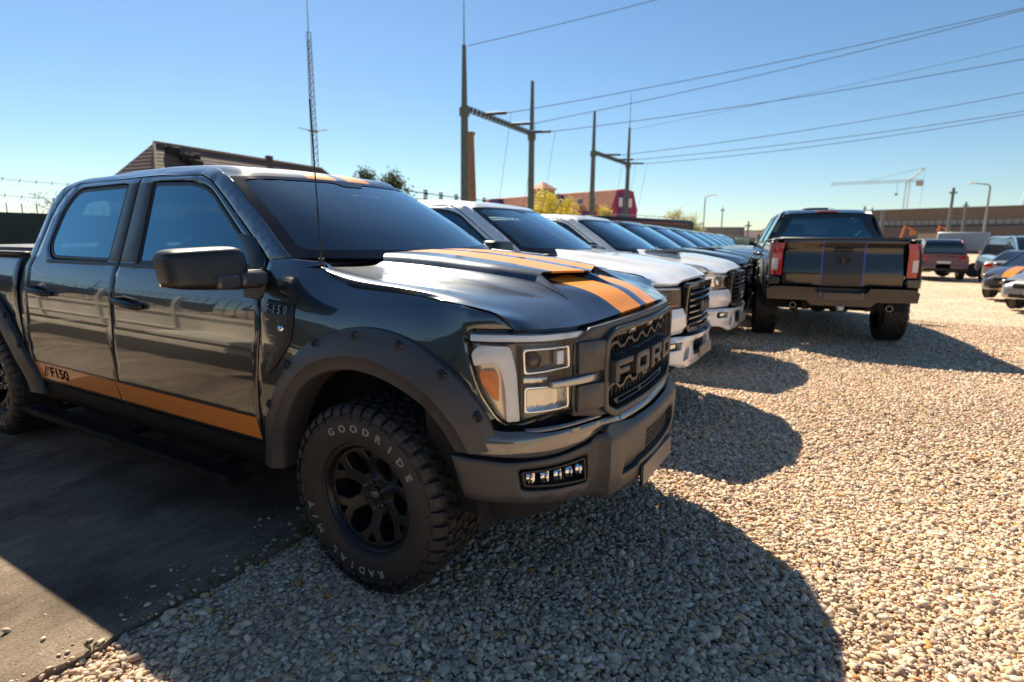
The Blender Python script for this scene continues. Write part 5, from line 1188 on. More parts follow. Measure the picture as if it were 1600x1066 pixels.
# ------------------------------------------------------------------ left fence, barbed wire
M['screen'] = mat('dark_green_screen', (.006, .028, .026), .7, vary=.4, bump=.4, bscale=30); M['fence_metal'] = mat('green_fence_steel', (.02, .035, .03), .5); M['wire'] = mat('galvanised_wire', (.11, .11, .115), .5, .5)
def fence(x0, y0, x1, y1, label, H=2.0, name='fence', wires=(2.26, 2.52)):
    P = thing(name, label, 'fence'); d = Vector((x1-x0, y1-y0, 0)); n = int(d.length/2.5); u = d.normalized(); nn_ = Vector((-u.y, u.x, 0)); o = Vector((x0, y0, 0)); R = Matrix.Rotation(atan2(u.y, u.x), 3, 'Z')
    for i in range(n):
        c = o+u*(2.5*i+1.25); b = B()
        b.grid(lambda s, z: c+u*s+nn_*(.03*sin(s*5+i)+.015*sin(z*9))+Vector((0, 0, z)), lin(-1.22, 1.22, 14), lin(.05, H-.05, 8)); sc = obj('screen_panel', b, M['screen'], P, 60)
        b = B()
        for k in range(13): b.box(c+u*(-1.2+k*.2)+Vector((0, 0, H+.03))+nn_*.03, (.012, .012, .16), R)
        for z in (.2, H*.5, H-.06): b.box(c+Vector((0, 0, z))+nn_*.035, (2.44, .02, .04), R)
        obj('spike_rail', b, M['fence_metal'], P, 0)
    for i in range(n+1):
        c = o+u*2.5*i; b = B(); b.box(c+Vector((0, 0, (H+.1)/2)), (.06, .06, H+.1), R); b.tube([c+Vector((0, 0, H)), c+Vector((0, 0, H+.65))+nn_*.05], .014, 6); obj('post', b, M['fence_metal'], P, 30)
    for z in wires:
        b = B(); pts = []
        for i in range(n*6+1): t = i/6; pts.append(o+u*2.5*t+Vector((0, 0, z-.05*sin(pi*(t % 1)))))
        b.tube(pts, .004, 5)
        for i in range(0, int(n*2.5/.22)): q = o+u*(i*.22); q.z = z-.05*sin(pi*((i*.22/2.5) % 1)); b.tube([q+Vector((.02, .01, .03)), q-Vector((.02, .01, .03))], .003, 4); b.tube([q+Vector((-.02, .01, .03)), q-Vector((-.02, .01, .03))], .003, 4)
        obj('barbed_wire', b, M['wire'], P, 0)
    return P
fence(-10.4, -6.9, -9.55, 15.6, 'dark green screened fence with barbed wire behind the gunmetal pickup bed')
fence(7.5, -7.4, -10.0, -7.4, 'dark green screened fence reflected in the side of the gunmetal pickup')

# ------------------------------------------------------------------ trailer mirrored in the hero's side
M['cream'] = mat('cream_trailer_paint', (.74, .65, .52), .5, vary=.2); M['tan'] = mat('tan_tarpaulin', (.34, .25, .16), .8, vary=.5, bump=.8, bscale=20); M['tire2'] = mat('old_tyre', (.03, .03, .03), .8)
def trailer():
    P = thing('flatbed_trailer', 'cream flatbed trailer with mesh sides and tarpaulin load, mirrored in the pickup doors', 'trailer'); M_ = M['cream']
    X0, X1, Y = -9.6, -2.3, -2.85
    b = B(); b.box(((X0+X1)/2, Y-.9, .60), (X1-X0, 1.8, .05)); b.box(((X0+X1)/2, Y, .52), (X1-X0, .06, .14)); b.box(((X0+X1)/2, Y, .34), (X1-X0, .05, .05)); b.box(((X0+X1)/2, Y-1.8, .52), (X1-X0, .06, .14)); obj('bed', b, M_, P)
    for i in range(4):
        x = X0+.84+i*1.675; b = B(); b.box((x, Y+.02, .80), (1.6, .03, .34), bev=.008); b.box((x, Y+.045, .95), (1.6, .03, .04)); b.box((x, Y+.045, .65), (1.6, .03, .04)); obj('side_board', b, M_, P)
        b = B(); b.box((x+.83, Y+.03, 1.1), (.07, .06, 1.2), bev=.01); obj('stake', b, M_, P)
        b = B()
        for k in range(9): b.box((x-.76+k*.19, Y+.01, 1.38), (.008, .008, .75))
        for k in range(7): b.box((x, Y+.01, 1.04+k*.12), (1.6, .008, .008))
        obj('mesh_side', b, M['wire2'], P, 0)
    for x in (-6.3, -5.35):
        b = B(); b.lathe([(.20, -.10), (.33, -.10), (.345, -.06), (.345, .06), (.33, .10)], 28, (x, Y-.15, .335)); b.lathe([(0, .06), (.19, .07), (.20, .10)], 20, (x, Y-.15, .335)); obj('wheel', b, M['tire2'], P, 50, fix=True)
        b = B(); b.grid(lambda a, y: Vector((x+.40*cos(a), Y+y, .36+.40*sin(a))), lin(.15, pi-.15, 16), [-.28, .02]); obj('mudguard', b, M_, P, 60)
    b = B(); b.grid(lambda u, v: Vector((-8.8+u*5.4, Y-.25-1.3*v, .65+.75*math.sin(pi*v)**.5*(.7+.25*sin(u*9)+.1*sin(u*23+v*5)))), lin(0, 1, 50), lin(0, 1, 16)); obj('tarpaulin', b, M['tan'], P, 60)
    b = B(); b.box((-3.4, Y+.35, .66), (1.3, .6, .04)); obj('folding_shelf', b, M_, P)
    b = B(); b.box((-2.7, Y+.05, .62), (.10, .02, .08)); obj('marker_reflector', b, M['red_lens'], P)
M['wire2'] = mat('mesh_steel', (.05, .045, .04), .5, .3)
trailer()

# ------------------------------------------------------------------ portals, masts, wires
M['pole'] = mat('green_grey_steel', (.075, .10, .085), .6, vary=.25, bump=.3, bscale=3); M['insul'] = mat('dark_insulator', (.03, .045, .06), .35); M['pale_pole'] = mat('pale_pole', (.30, .31, .31), .6, .2)
M['cable'] = mat('weathered_cable', (.10, .11, .12), .6)
def mast_poly(b, c, r0, r1, z0, z1): b.tube([Vector((c.x, c.y, z0)), Vector((c.x, c.y, z1))], [r0, r1], 8)
def portal(a0, d0, a1, d1, t0, t1, beam0, beam1, rod, label):
    P = thing('line_portal', label, 'line portal', group='green steel line portals'); A = pol(a0, d0); Bp = pol(a1, d1)
    for c, el_, nm in ((A, t0, 0), (Bp, t1, 1)):
        H = hgt(el_, d0 if nm == 0 else d1); b = B(); zb = hgt(beam0, d0); mast_poly(b, c, .36, .27, -.05, zb); mast_poly(b, c, .235, .15, zb-.05, H); mast_poly(b, c, .39, .39, zb-.35, zb+.25); po = obj('mast', b, M['pole'], P, 50)
        if rod == nm: b = B(); b.tube([Vector((c.x, c.y, H-.1)), Vector((c.x, c.y, hgt(19.9 if d0 < 50 and nm == 0 else 12.4, d0 if nm == 0 else d1)))], [.05, .03], 6); obj('lightning_rod', b, M['pole'], po)
    z0, z1 = hgt(beam0, d0), hgt(beam1, d1); b = B(); u = (Bp-A).normalized(); R = Matrix.Rotation(atan2(u.y, u.x), 3, 'Z'); Ln = (Bp-A).length
    for s in (-1, 1):
        for t in (-1, 1): b.box((A+Bp)/2+Vector((0, 0, (z0+z1)/2+t*.16))+Vector((-u.y, u.x, 0))*s*.16, (Ln, .06, .06), R)
    k = int(Ln/.6)
    for i in range(k):
        q = A+u*(i+.5)*Ln/k; q.z = (z0+z1)/2; b.box(q+Vector((-u.y, u.x, 0))*.16, (.6, .03, .03), R@Matrix.Rotation(.5 if i % 2 else -.5, 3, 'Y')); b.box(q, (.05, .3, .36), R)
    obj('beam', b, M['pole'], P, 0)
    st = []
    for f in (.24, .62, .96):
        q = A.lerp(Bp, f); q.z = (z0+z1)/2+.05; e = q+Vector((2.9, -.6, -.25)) ; b = B(); b.tube([q-Vector((.0, 0, 0)), e], .03, 5)
        for i in range(13): c = q.lerp(e, .14+.055*i); b.tube([c, c+(e-q).normalized()*.05], .13, 8)
        obj('insulator_string', b, M['insul'], P, 50); st.append(e)
        b = B(); g0 = e; g1 = Vector((e.x-2.2, e.y+.6, .5)); b.tube([g0.lerp(g1, t)+Vector((0, 0, -.5*sin(pi*t))) for t in lin(0, 1, 9)], .016, 5); obj('drop_wire', b, M['cable'], P, 0)
    return st, A, Bp
s1, A1, B1 = portal(125.09, 45, 118.64, 55, 16.47, 13.65, 11.02, 9.36, 0, 'large green H-shaped line portal with tall lightning rod, the nearer one')
s2, A2, B2 = portal(112.7, 69, 109.39, 80, 10.95, 9.47, 7.28, 6.36, 1, 'smaller green H-shaped line portal, the farther one to the right')
def pix(x, y, d):        # direction of a photograph point, at range d from the camera
    R_ = Vector((sin(HEAD), -cos(HEAD), 0)); U_ = R_.cross(fw0); v = fw0+R_*((x-800)/889)+U_*((533-y)/889); return CAM+TILT.to_3x3() @ v*d
def cable(a, e, label, r=.035, sag=.6, name='overhead_cable'):
    e2 = a+(e-a)*1.35; b = B(); b.tube([a.lerp(e2, t)-Vector((0, 0, sag*4*t*(1-t))) for t in lin(0, 1, 40)], r, 5); tag(obj(name, b, M['cable'], None, 60), label, 'cable', 'overhead cables')
cable(Vector((A1.x, A1.y, hgt(16.3, 45)))+Vector((.4, 0, 0)), pix(1300, -80, 40), 'overhead cable leaving the top of the near portal, highest in the sky', .026, .3)
cable(s1[0], pix(1600, 4, 40), 'upper of the paired overhead cables from the near portal beam', .026, .5)
cable(s1[1], pix(1600, 7, 40.5), 'lower of the paired overhead cables from the near portal beam', .026, .5)
cable(s1[2], pix(1600, 84, 42), 'third overhead cable from the right end of the near portal beam', .028, .5)
cable(Vector((B2.x, B2.y, hgt(9.3, 80))), pix(1600, 66, 52), 'faint overhead cable from the top of the far portal', .020, .4)
cable(s2[0], pix(1600, 136, 55), 'upper overhead cable from the far portal beam', .032, .7)
cable(s2[1], pix(1600, 165, 56), 'middle overhead cable from the far portal beam', .032, .7)
cable(s2[2], pix(1600, 168, 56), 'lowest overhead cable from the far portal beam', .032, .9)
def lattice(az, d, el_top, el_rod):
    P = thing('lattice_mast', 'tall slender grey lattice mast with side arms, behind the brown roof', 'lattice mast'); c = pol(az, d); H = hgt(el_top, d); w = lambda z: .95-.55*z/H
    b = B(); cs = [(cos(a), sin(a)) for a in (.5, 2.6, 4.7)]
    for x, y in cs: b.tube([c+Vector((x*w(0)*.6, y*w(0)*.6, 0)), c+Vector((x*w(H)*.6, y*w(H)*.6, H))], .055, 5)
    obj('mast_legs', b, M['pale_pole2'], P); b = B(); z = .5; i = 0
    while z < H-.8:
        for k in range(3):
            p0 = cs[k]; p1 = cs[(k+1) % 3]; b.tube([c+Vector((p0[0]*w(z)*.6, p0[1]*w(z)*.6, z)), c+Vector((p1[0]*w(z+.8)*.6, p1[1]*w(z+.8)*.6, z+.8))], .028, 4); b.tube([c+Vector((p0[0]*w(z)*.6, p0[1]*w(z)*.6, z)), c+Vector((p1[0]*w(z)*.6, p1[1]*w(z)*.6, z))], .028, 4)
        z += .8
    tag(obj('bracing', b, M['pale_pole2'], P), kind='stuff')
    b = B(); b.tube([c+Vector((0, 0, H-.2)), c+Vector((0, 0, hgt(el_rod, d)+2))], [.06, .03], 5); obj('rod', b, M['pale_pole2'], P)
    b = B(); za = hgt(8.89, d); r_ = Vector((sin(radians(az)), -cos(radians(az)), 0)); b.tube([c+r_*t+Vector((0, 0, za+.35*abs(t)/2)) for t in lin(-1.7, 1.7, 9)], .06, 6); b.box(c+Vector((0, 0, za)), (.9, .9, .1)); obj('side_arm', b, M['pale_pole2'], P)
M['pale_pole2'] = mat('grey_mast_steel', (.13, .14, .145), .6)
lattice(138.95, 75, 16.8, 19.3)
# brick chimney
M['brick'] = mat('old_brick', (.22, .12, .07), .85, vary=.3, bump=.5, bscale=4)
P = thing('chimney', 'tapered brick chimney behind the near portal mast', 'chimney', pol(124.52, 90)); b = B(); b.tube([(0, 0, 0), (0, 0, hgt(9.0, 90))], [1.15, .52], 20); obj('shaft', b, M['brick'], P, 60); b = B(); b.tube([(0, 0, hgt(9.0, 90)), (0, 0, hgt(9.23, 90))], .72, 20); obj('crown', b, M['brick'], P)
# substation insulator row
P = thing('busbar_row', 'row of dark post insulators with horizontal rails beyond the white pickup roof', 'insulator row'); pts = [(130.6, 24.5, 4.1), (128.88, 25, 4.0), (127.41, 26.2, 3.77), (125.93, 27.5, 3.6), (123.2, 29, 3.3)]
for az, d, e_ in pts:
    c = pol(az, d); zt = hgt(e_, d); b = B(); b.box((c.x, c.y, zt/2-.35), (.10, .10, zt-.7)); 
    for k in range(9): b.tube([Vector((c.x, c.y, zt-.72+k*.08)), Vector((c.x, c.y, zt-.67+k*.08))], .095, 10)
    obj('post_insulator', b, M['fence_metal'], P, 50)
for dz in (-.15, -.42, -.62):
    b = B(); b.tube([pol(az, d, hgt(e_, d)+dz) for az, d, e_ in pts], .022, 5); obj('rail', b, M['pole'], P)

# ------------------------------------------------------------------ buildings
def wallmat(n, c, v=.15): return mat(n, c, .85, vary=v, bump=.2, bscale=8)
def tiles(n, c, sc=3.2):
    m, nt, p = new_mat(n); L = nt.links.new; tc = N(nt, 'ShaderNodeTexCoord'); w = N(nt, 'ShaderNodeTexWave', wave_type='BANDS', bands_direction='Z', _Scale=sc, _Distortion=.4); L(tc.outputs['Object'], w.inputs[0])
    no = N(nt, 'ShaderNodeTexNoise', _Scale=1.5, _Detail=6.0); L(tc.outputs['Object'], no.inputs[0]); mx = N(nt, 'ShaderNodeMix', data_type='RGBA', blend_type='MULTIPLY'); mx.inputs[0].default_value = 1
    L(ramp(nt, w.outputs[0], [(.2, tuple(k*.68 for k in c)), (.45, c)]), mx.inputs[6]); L(ramp(nt, no.outputs[0], [(.3, (.75,)*3), (.7, (1.15,)*3)]), mx.inputs[7]); L(mx.outputs[2], p.inputs['Base Color']); p.inputs['Roughness'].default_value = .8
    bp = N(nt, 'ShaderNodeBump', _Strength=.35, _Distance=.04); L(w.outputs[0], bp.inputs['Height']); L(bp.outputs[0], p.inputs['Normal']); return m
M['brown_roof'] = tiles('brown_roof_tiles', (.125, .085, .07), 1.3); M['orange_roof'] = tiles('orange_roof_tiles', (.56, .25, .15), 1.2)
M['ochre_wall'] = wallmat('ochre_wall', (.45, .33, .22)); M['magenta'] = wallmat('magenta_wall', (.30, .03, .11)); M['purple'] = wallmat('purple_wall', (.09, .05, .17)); M['win'] = mat('window_pane', (.05, .07, .09), .08, coat=1); M['winframe'] = mat('white_window_frame', (.6, .6, .6), .5)
def frame_xy(A, Bp): u = (Bp-A); u.z = 0; L_ = u.length; u.normalize(); return u, Vector((-u.y, u.x, 0)), L_
def windows(P, A, u, n, zs, xs, w=.9, h=1.2, off=-.02):
    for z in zs:
        for x in xs:
            c = A+u*x+Vector((0, 0, z)); R = Matrix.Rotation(atan2(u.y, u.x), 3, 'Z'); b = B(); b.box(c+n*off*0-n*.03, (w+.14, .10, h+.14), R); f_ = obj('window', b, M['winframe'], P, 0); b = B(); b.box(c-n*.085, (w, .02, h), R); obj('pane', b, M['win'], f_, 0)
M['fact2c'] = mat('sooty_chimney', (.07, .05, .045), .9)
# hipped brown roof house
P = thing('house', 'house with long brown hipped tile roof and chimney, behind the gunmetal cab', 'house')
dA, dB = 40, 52; rl = pol(151.55, dA+3.0, hgt(7.15, dA+3, 151)); rr = pol(138.4, dB); rr.z = rl.z; u, n, Ln = frame_xy(rl, rr); ez = rl.z-2.9; hw = 3.0
e = [rl-u*2.0-n*hw, rr+u*2.2-n*hw, rr+u*2.2+n*hw, rl-u*2.0+n*hw]
for q in e: q.z = ez
b = B(); b.add([rl, rr]+e, [(2, 3, 1, 0), (3, 4, 1), (4, 5, 0, 1), (5, 2, 0)]); b.add([q+Vector((0, 0, -.18)) for q in e]+e, [(0, 1, 5, 4), (1, 2, 6, 5), (2, 3, 7, 6), (3, 0, 4, 7), (3, 2, 1, 0)]); rf_ = obj('roof', b, M['brown_roof'], P, 0, fix=True)
b = B(); c = (rl+rr)/2; b.box(Vector((c.x, c.y, ez/2)), (Ln+3.2, hw*2-.9, ez), Matrix.Rotation(atan2(u.y, u.x), 3, 'Z')); obj('wall', b, M['ochre_wall'], P, 0)
b = B(); b.tube([rl+Vector((0, 0, .04)), rr+Vector((0, 0, .04))], .10, 6); b.tube([rl+Vector((0, 0, .02)), e[0]], .09, 6); b.tube([rr+Vector((0, 0, .02)), e[1]], .09, 6); obj('ridge_tiles', b, M['ridge'] if 'ridge' in M else mat('ridge_tile', (.22, .17, .14), .8), rf_)
b = B(); q = rl.lerp(rr, .62); b.box(q+Vector((0, 0, .05)), (.4, .4, .6)); obj('chimney', b, M['fact2c'], rf_)
b = B(); 
for t, dz in ((.05, -.5), (.09, -.9), (.13, -.75), (.11, -1.25)): q = rl.lerp(rr, t)-n*(-dz*1.24+.05)+Vector((0, 0, dz+.08)); b.box(q, (.85, .4, .5), Matrix.Rotation(atan2(u.y, u.x), 3, 'Z'), .05)
obj('roof_hole', b, M['matte'], rf_)
nn_ = n if (rl-n*1-CAM).length > (rl+n*1-CAM).length else -n
# magenta house with orange mansard roof
P = thing('house', 'magenta and purple house with orange mansard roof and turret, behind the far portal', 'house')
D0 = 118; ra = pol(122.4, D0, hgt(3.15, D0)); rb = pol(109.47, 92, 0); rb.z = hgt(3.95, 92)
rb.z = ra.z = 8.0; ra = pol(122.4, (9.6-CAM.z)/math.tan(radians(3.1+.87)), 9.6); rb = pol(109.6, (9.6-CAM.z)/math.tan(radians(3.95+.97)), 9.6)
u, n, Ln = frame_xy(ra, rb); n = n if (ra+n-CAM).length < (ra-n-CAM).length else -n; ez = 6.3; hw = 3.4
def sec(s): return [ra+u*s+n*hw*1.0+Vector((0, 0, -9.6)), ra+u*s+n*hw+Vector((0, 0, ez-9.6)), ra+u*s+n*hw*.62+Vector((0, 0, -.25)), ra+u*s+Vector((0, 0, .05)), ra+u*s-n*hw*.62+Vector((0, 0, -.25)), ra+u*s-n*hw+Vector((0, 0, ez-9.6)), ra+u*s-n*hw+Vector((0, 0, -9.6))]
A_, B_ = sec(0), sec(Ln)
b = B(); b.add([A_[i]+Vector((0, 0, .06)) for i in range(1, 6)]+[B_[i]+Vector((0, 0, .06))+u*.12 for i in range(1, 6)], [(i, i+1, i+6, i+5) for i in range(4)]); rf_ = obj('roof', b, M['orange_roof'], P, 0)
b = B(); b.add(A_+B_, [(0, 1, 8, 7), (5, 6, 13, 12), tuple(range(7)), tuple(range(13, 6, -1))]); wl = obj('wall', b, M['magenta'], P, 0, fix=True)
R = Matrix.Rotation(atan2(u.y, u.x), 3, 'Z')
b = B(); q = ra+u*(Ln*.62)+n*(hw+.05); b.box(Vector((q.x, q.y, 3.6)), (Ln*.55, .12, 5.0), R); b.box(Vector((rb.x, rb.y, 5.2))+u*.1, (.14, 2.6, 7.4), R); obj('purple_panel', b, M['purple'], P, 0)
for f in (.05, .72, .80, .88): windows(P, Vector((ra.x, ra.y, 0))+u*Ln*f+n*(hw*.82+.2), u, -n, (7.9,), (0,), 1.1, .8)
for f in (.14, .62): # dormer gables
    b = B(); q = ra+u*Ln*f+n*hw*.85; b.prism([(-1.9, 6.0), (1.9, 6.0), (1.9, 8.1), (1.1, 9.3), (-1.1, 9.3), (-1.9, 8.1)], lambda a, z, d: Vector((q.x, q.y, 0))+u*a+n*d+Vector((0, 0, z)), -1.6, .6); dm = obj('dormer', b, M['purple'], P, 0, fix=True); windows(P, Vector((q.x, q.y, 0))+n*.62, u, -n, (7.7,), (0,), 1.3, 1.3)
for z_, w_ in ((7.6, 1.0), (4.6, 1.2)):
    for y_ in (-1.2, 1.2): windows(P, Vector((rb.x, rb.y, 0))+u*.22+n*y_, n, u, (z_,), (0,), w_*.7, 1.2)
b = B(); q = ra+u*Ln*.42-n*.5; b.box(Vector((q.x, q.y, 8.7)), (3.2, 3.2, 4.0), R); obj('turret', b, M['ochre_wall'], P, 0)
b = B(); vs = [Vector((q.x, q.y, 10.7))+u*a*2.0+n*c*2.0 for a, c in ((-1, -1), (1, -1), (1, 1), (-1, 1))]+[Vector((q.x, q.y, 12.1))]; b.add(vs, [(0, 1, 4), (1, 2, 4), (2, 3, 4), (3, 0, 4), (3, 2, 1, 0)]); obj('turret_roof', b, M['orange_roof'], P, 0)
# long factory
P = thing('factory', 'long low grey-brown factory with a band of windows, behind the cars at right', 'factory'); fa, fb = pol(90.5, 150), pol(70, 138); u, n, Ln = frame_xy(fa, fb); n = n if (fa+n-CAM).length < (fa-n-CAM).length else -n; R = Matrix.Rotation(atan2(u.y, u.x), 3, 'Z'); c = (fa+fb)/2
M['fact'] = wallmat('factory_cladding', (.15, .12, .10), .2); M['fact2'] = wallmat('factory_lower_wall', (.10, .09, .085), .2)
b = B(); b.box(Vector((c.x, c.y, 6.55)), (Ln, 18, 3.2), R); obj('upper_wall', b, M['fact'], P, 0); b = B(); b.box(Vector((c.x, c.y, 2.45))+n*1.0, (Ln, 18, 4.9), R); obj('lower_wall', b, M['fact2'], P, 0)
b = B(); b.box(Vector((c.x, c.y, 8.24)), (Ln+.6, 18.6, .16), R); obj('roof_edge', b, M['pale_pole2'], P, 0)
for i in range(46):
    b = B(); q = fa+u*(1.2+i*(Ln-2.4)/45)+n*9.05; b.box(Vector((q.x, q.y, 5.6)), (.95, .10, .85), R); obj('window', b, M['fact_win'] if 'fact_win' in M else M.setdefault('fact_win', mat('factory_window', (.22, .25, .24), .2)), P, 0)
# smaller blocks to the left of it
def block(label, az0, az1, d, el_, col, name='building', gable=0, win=0, dep=8):
    P = thing(name, label, 'building'); a, c_ = pol(az0, d), pol(az1, d); u, n, Ln = frame_xy(a, c_); n = n if (a+n-CAM).length < (a-n-CAM).length else -n; H = hgt(el_, d); mm = wallmat('wall_'+str(int(az0*10)), col)
    o_ = Vector((a.x, a.y, 0)); f3 = lambda x, z, y: o_+u*x+Vector((0, 0, z))-n*y
    b = B(); po = [(0, 0), (Ln, 0), (Ln, H-gable), (Ln/2, H), (0, H-gable)] if gable else [(0, 0), (Ln, 0), (Ln, H), (0, H)]
    b.prism(po, f3, 0, dep); obj('wall', b, mm, P, 0, fix=True)
    rm = M['roof_grey']; b = B()
    if gable: b.add([f3(-.3, H-gable-.05, -.3), f3(Ln/2, H+.12, -.3), f3(Ln+.3, H-gable-.05, -.3), f3(-.3, H-gable-.05, dep), f3(Ln/2, H+.12, dep), f3(Ln+.3, H-gable-.05, dep)], [(0, 1, 4, 3), (1, 2, 5, 4)])
    else: q = f3(Ln/2, H+.05, dep/2); b.box(q, (Ln+.3, dep+.3, .12), Matrix.Rotation(atan2(u.y, u.x), 3, 'Z'))
    obj('roof', b, rm, P, 0)
    if win: windows(P, o_+n*.02, u, -n, (H*.55,), [Ln*(i+.5)/win for i in range(win)], .8, 1.0)
M['roof_grey'] = mat('grey_roof', (.12, .12, .125), .8)
block('flat-roofed grey building left of the peach house, beyond the row end', 103.3, 98.6, 120, .35, (.20, .19, .19), win=6)
block('low white-walled building beside the peach house at the row end', 98.6, 97.0, 112, .05, (.48, .46, .44), win=3)
block('peach gabled house just left of the black pickup', 97.2, 93.6, 84, .98, (.50, .33, .20), 'house', gable=1.4, win=3)
block('dark maroon shed in front of the peach house', 97.4, 96.2, 70, -.35, (.12, .03, .035), 'shed')
block('tan flat building directly behind the black pickup roof', 94.2, 86.9, 140, 1.55, (.34, .24, .17), win=5)
block('pale grey container behind the dark red car', 85.4, 82.9, 48, -.15, (.36, .30, .26), 'container', dep=3)
# white box trailer between the cars
P = thing('box_trailer', 'white flat trailer side with three roof lamps beyond the parked cars', 'trailer'); a, c_ = pol(84.1, 36), pol(80.9, 36); u, n, Ln = frame_xy(a, c_); n = n if (a+n-CAM).length < (a-n-CAM).length else -n; R = Matrix.Rotation(atan2(u.y, u.x), 3, 'Z'); q = (a+c_)/2
b = B(); b.box(Vector((q.x, q.y, 1.75)), (Ln, 1.8, .85), R, .04); obj('body', b, mat('grey_white_panel', (.38, .39, .41), .4), P)
for f in (.1, .5, .82): b = B(); b.box(Vector((a.x, a.y, 2.15))+u*Ln*f+n*.7, (.22, .12, .06), R, .02); obj('lamp', b, M['reflector'], P)
for f in (.2, .8):
    b = B(); b.lathe([(0, -.1), (.36, -.1), (.36, .1), (0, .1)], 20); b.v = [tuple(Vector((a.x, a.y, .36))+u*Ln*f+R@Vector(v)) for v in b.v]; obj('wheel', b, M['tire2'], P, 50, fix=True)
# black coach roof with red band
P = thing('coach', 'long black coach with red stripe and roof rack above the row of pickups', 'coach'); M['coach_black'] = mat('coach_black', (.006, .006, .010), .5); M['coach_red'] = mat('coach_red', (.35, .02, .04), .3)
a, c_ = pol(113.5, 33), pol(104.2, 41); u, n, Ln = frame_xy(a, c_); n = n if (a+n-CAM).length < (a-n-CAM).length else -n; R = Matrix.Rotation(atan2(u.y, u.x), 3, 'Z'); q = (a+c_)/2; H = 3.0
b = B(); b.box(Vector((q.x, q.y, H/2+.2)), (Ln, 2.1, H-.4), R, .16); obj('body', b, M['coach_black'], P, 40)
b = B(); b.box(Vector((q.x, q.y, H-.27))+n*1.052-u*.3, (Ln-1.2, .012, .05), R); obj('red_stripe', b, M['coach_red'], P)
b = B(); b.box(Vector((q.x, q.y, H-.55))+n*1.052, (Ln-.8, .012, .36), R); obj('side_window', b, M['trim'], P)
b = B(); b.tube([Vector((a.x, a.y, H+.14))+u*.4+n*.8, Vector((c_.x, c_.y, H+.14))-u*.8+n*.8], .02, 5)
for i in range(7): t = Vector((a.x, a.y, H-.02))+u*(.5+i*(Ln-1.4)/6)+n*.8; b.tube([t, t+Vector((0, 0, .17))], .015, 5)
obj('roof_rack', b, M['pale_pole'], P)
for f in (.15, .85):
    b = B(); b.lathe([(0, -.12), (.38, -.12), (.38, .12), (0, .12)], 20); b.v = [tuple(Vector((a.x, a.y, .38))+u*Ln*f+n*.95+R@Vector(v)) for v in b.v]; obj('wheel', b, M['tire2'], P, 50, fix=True)

# ------------------------------------------------------------------ crane, lamps, poles
M['crane'] = mat('pale_crane_paint', (.30, .28, .26), .6)
P = thing('tower_crane', 'pale tower crane with long horizontal jib on the horizon', 'tower crane'); D = 240; c = pol(86.5, D); H = hgt(4.0, D); r_ = Vector((sin(radians(86.5)), -cos(radians(86.5)), 0))
def truss(b, p, q, w, r, n):
    p, q = Vector(p), Vector(q); t = (q-p).normalized(); s = t.cross(Vector((0, 1, .01)) if abs(t.z) > .5 else Vector((0, 0, 1))).normalized()*w; k = s.cross(t).normalized()*w
    co = [s+k, s-k, -s-k, -s+k]
    for o_ in co: b.tube([p+o_, q+o_], r, 4)
    for i in range(n):
        for j in range(4): b.tube([p.lerp(q, i/n)+co[j], p.lerp(q, (i+1)/n)+co[(j+1) % 4]], r*.7, 3)
b = B(); truss(b, (c.x, c.y, 0), (c.x, c.y, H), .6, .085, 16); tag(obj('mast', b, M['crane'], P, 0), kind='stuff')
b = B(); a_ = c-r_*23+Vector((0, 0, H)); truss(b, a_, c+r_*4+Vector((0, 0, H)), .35, .06, 26); tag(obj('jib', b, M['crane'], P, 0), kind='stuff')
ap = c+r_*4.2+Vector((0, 0, H+4.2)); b = B(); b.tube([c+Vector((0, 0, H)), ap], .25, 5); obj('apex', b, M['crane'], P)
b = B(); b.tube([ap, c-r_*12+Vector((0, 0, H+.4))], .07, 4); b.tube([ap, c+r_*4+Vector((0, 0, H-14))], .05, 4); b.tube([c-r_*3+Vector((0, 0, H)), c-r_*3+Vector((0, 0, H-4))], .07, 4); obj('crane_cable', b, M['crane'], P)
b = B(); b.box(c-r_*3+Vector((0, 0, H-4.3)), (.8, .8, .8)); obj('hook_block', b, M['crane'], P); b = B(); b.box(c+r_*3.2+Vector((0, 0, H-.9)), (2, 2, 1.6)); obj('counterweight', b, M['crane'], P)
def lamp(label, az, d, el_, side=-1, r=.07, arm=1.0, head=True):
    P = thing('street_lamp', label, 'street lamp', group='street lamps'); c = pol(az, d); H = hgt(el_, d); rr_ = Vector((sin(radians(az)), -cos(radians(az)), 0))*side
    b = B(); b.tube([Vector((c.x, c.y, 0)), Vector((c.x, c.y, H-.2)), c+rr_*.15+Vector((0, 0, H)), c+rr_*arm+Vector((0, 0, H+.12))], [r*1.4, r, r*.8, r*.6], 8); obj('pole', b, M['pale_pole'], P, 60)
    if head: b = B(); b.box(c+rr_*(arm+.3)+Vector((0, 0, H+.14)), (.30, .30, .14), bev=.05); b.box(c+rr_*(arm+.1)+Vector((0, 0, H+.15)), (.3, .3, .1), bev=.03); obj('lamp_head', b, M['pale_pole3'], P)
M['pale_pole3'] = mat('lamp_head_grey', (.55, .55, .52), .5)
lamp('tall street lamp near the right edge, head turned left', 81.3, 62, 3.5)
lamp('street lamp standing beyond the end of the pickup row', 102.2, 75, 3.2, 1, arm=.8)
lamp('small distant street lamp just above the black pickup cab', 91.5, 120, 1.9, -1, .09, 1.2)
def pole(label, az, d, el_, r=.1, m='pale_pole2', name='pole'):
    c = pol(az, d); b = B(); b.tube([Vector((c.x, c.y, 0)), Vector((c.x, c.y, hgt(el_, d)))], [r*1.3, r], 8); b.box(Vector((c.x, c.y, hgt(el_, d)-.4)), (.5, .5, .12)); tag(obj(name, b, M[m], None, 60), label, 'pole', 'distant poles')
pole('leaning dark pole left of the tall street lamp, the tallest plain pole', 83.5, 60, 3.35, .10)
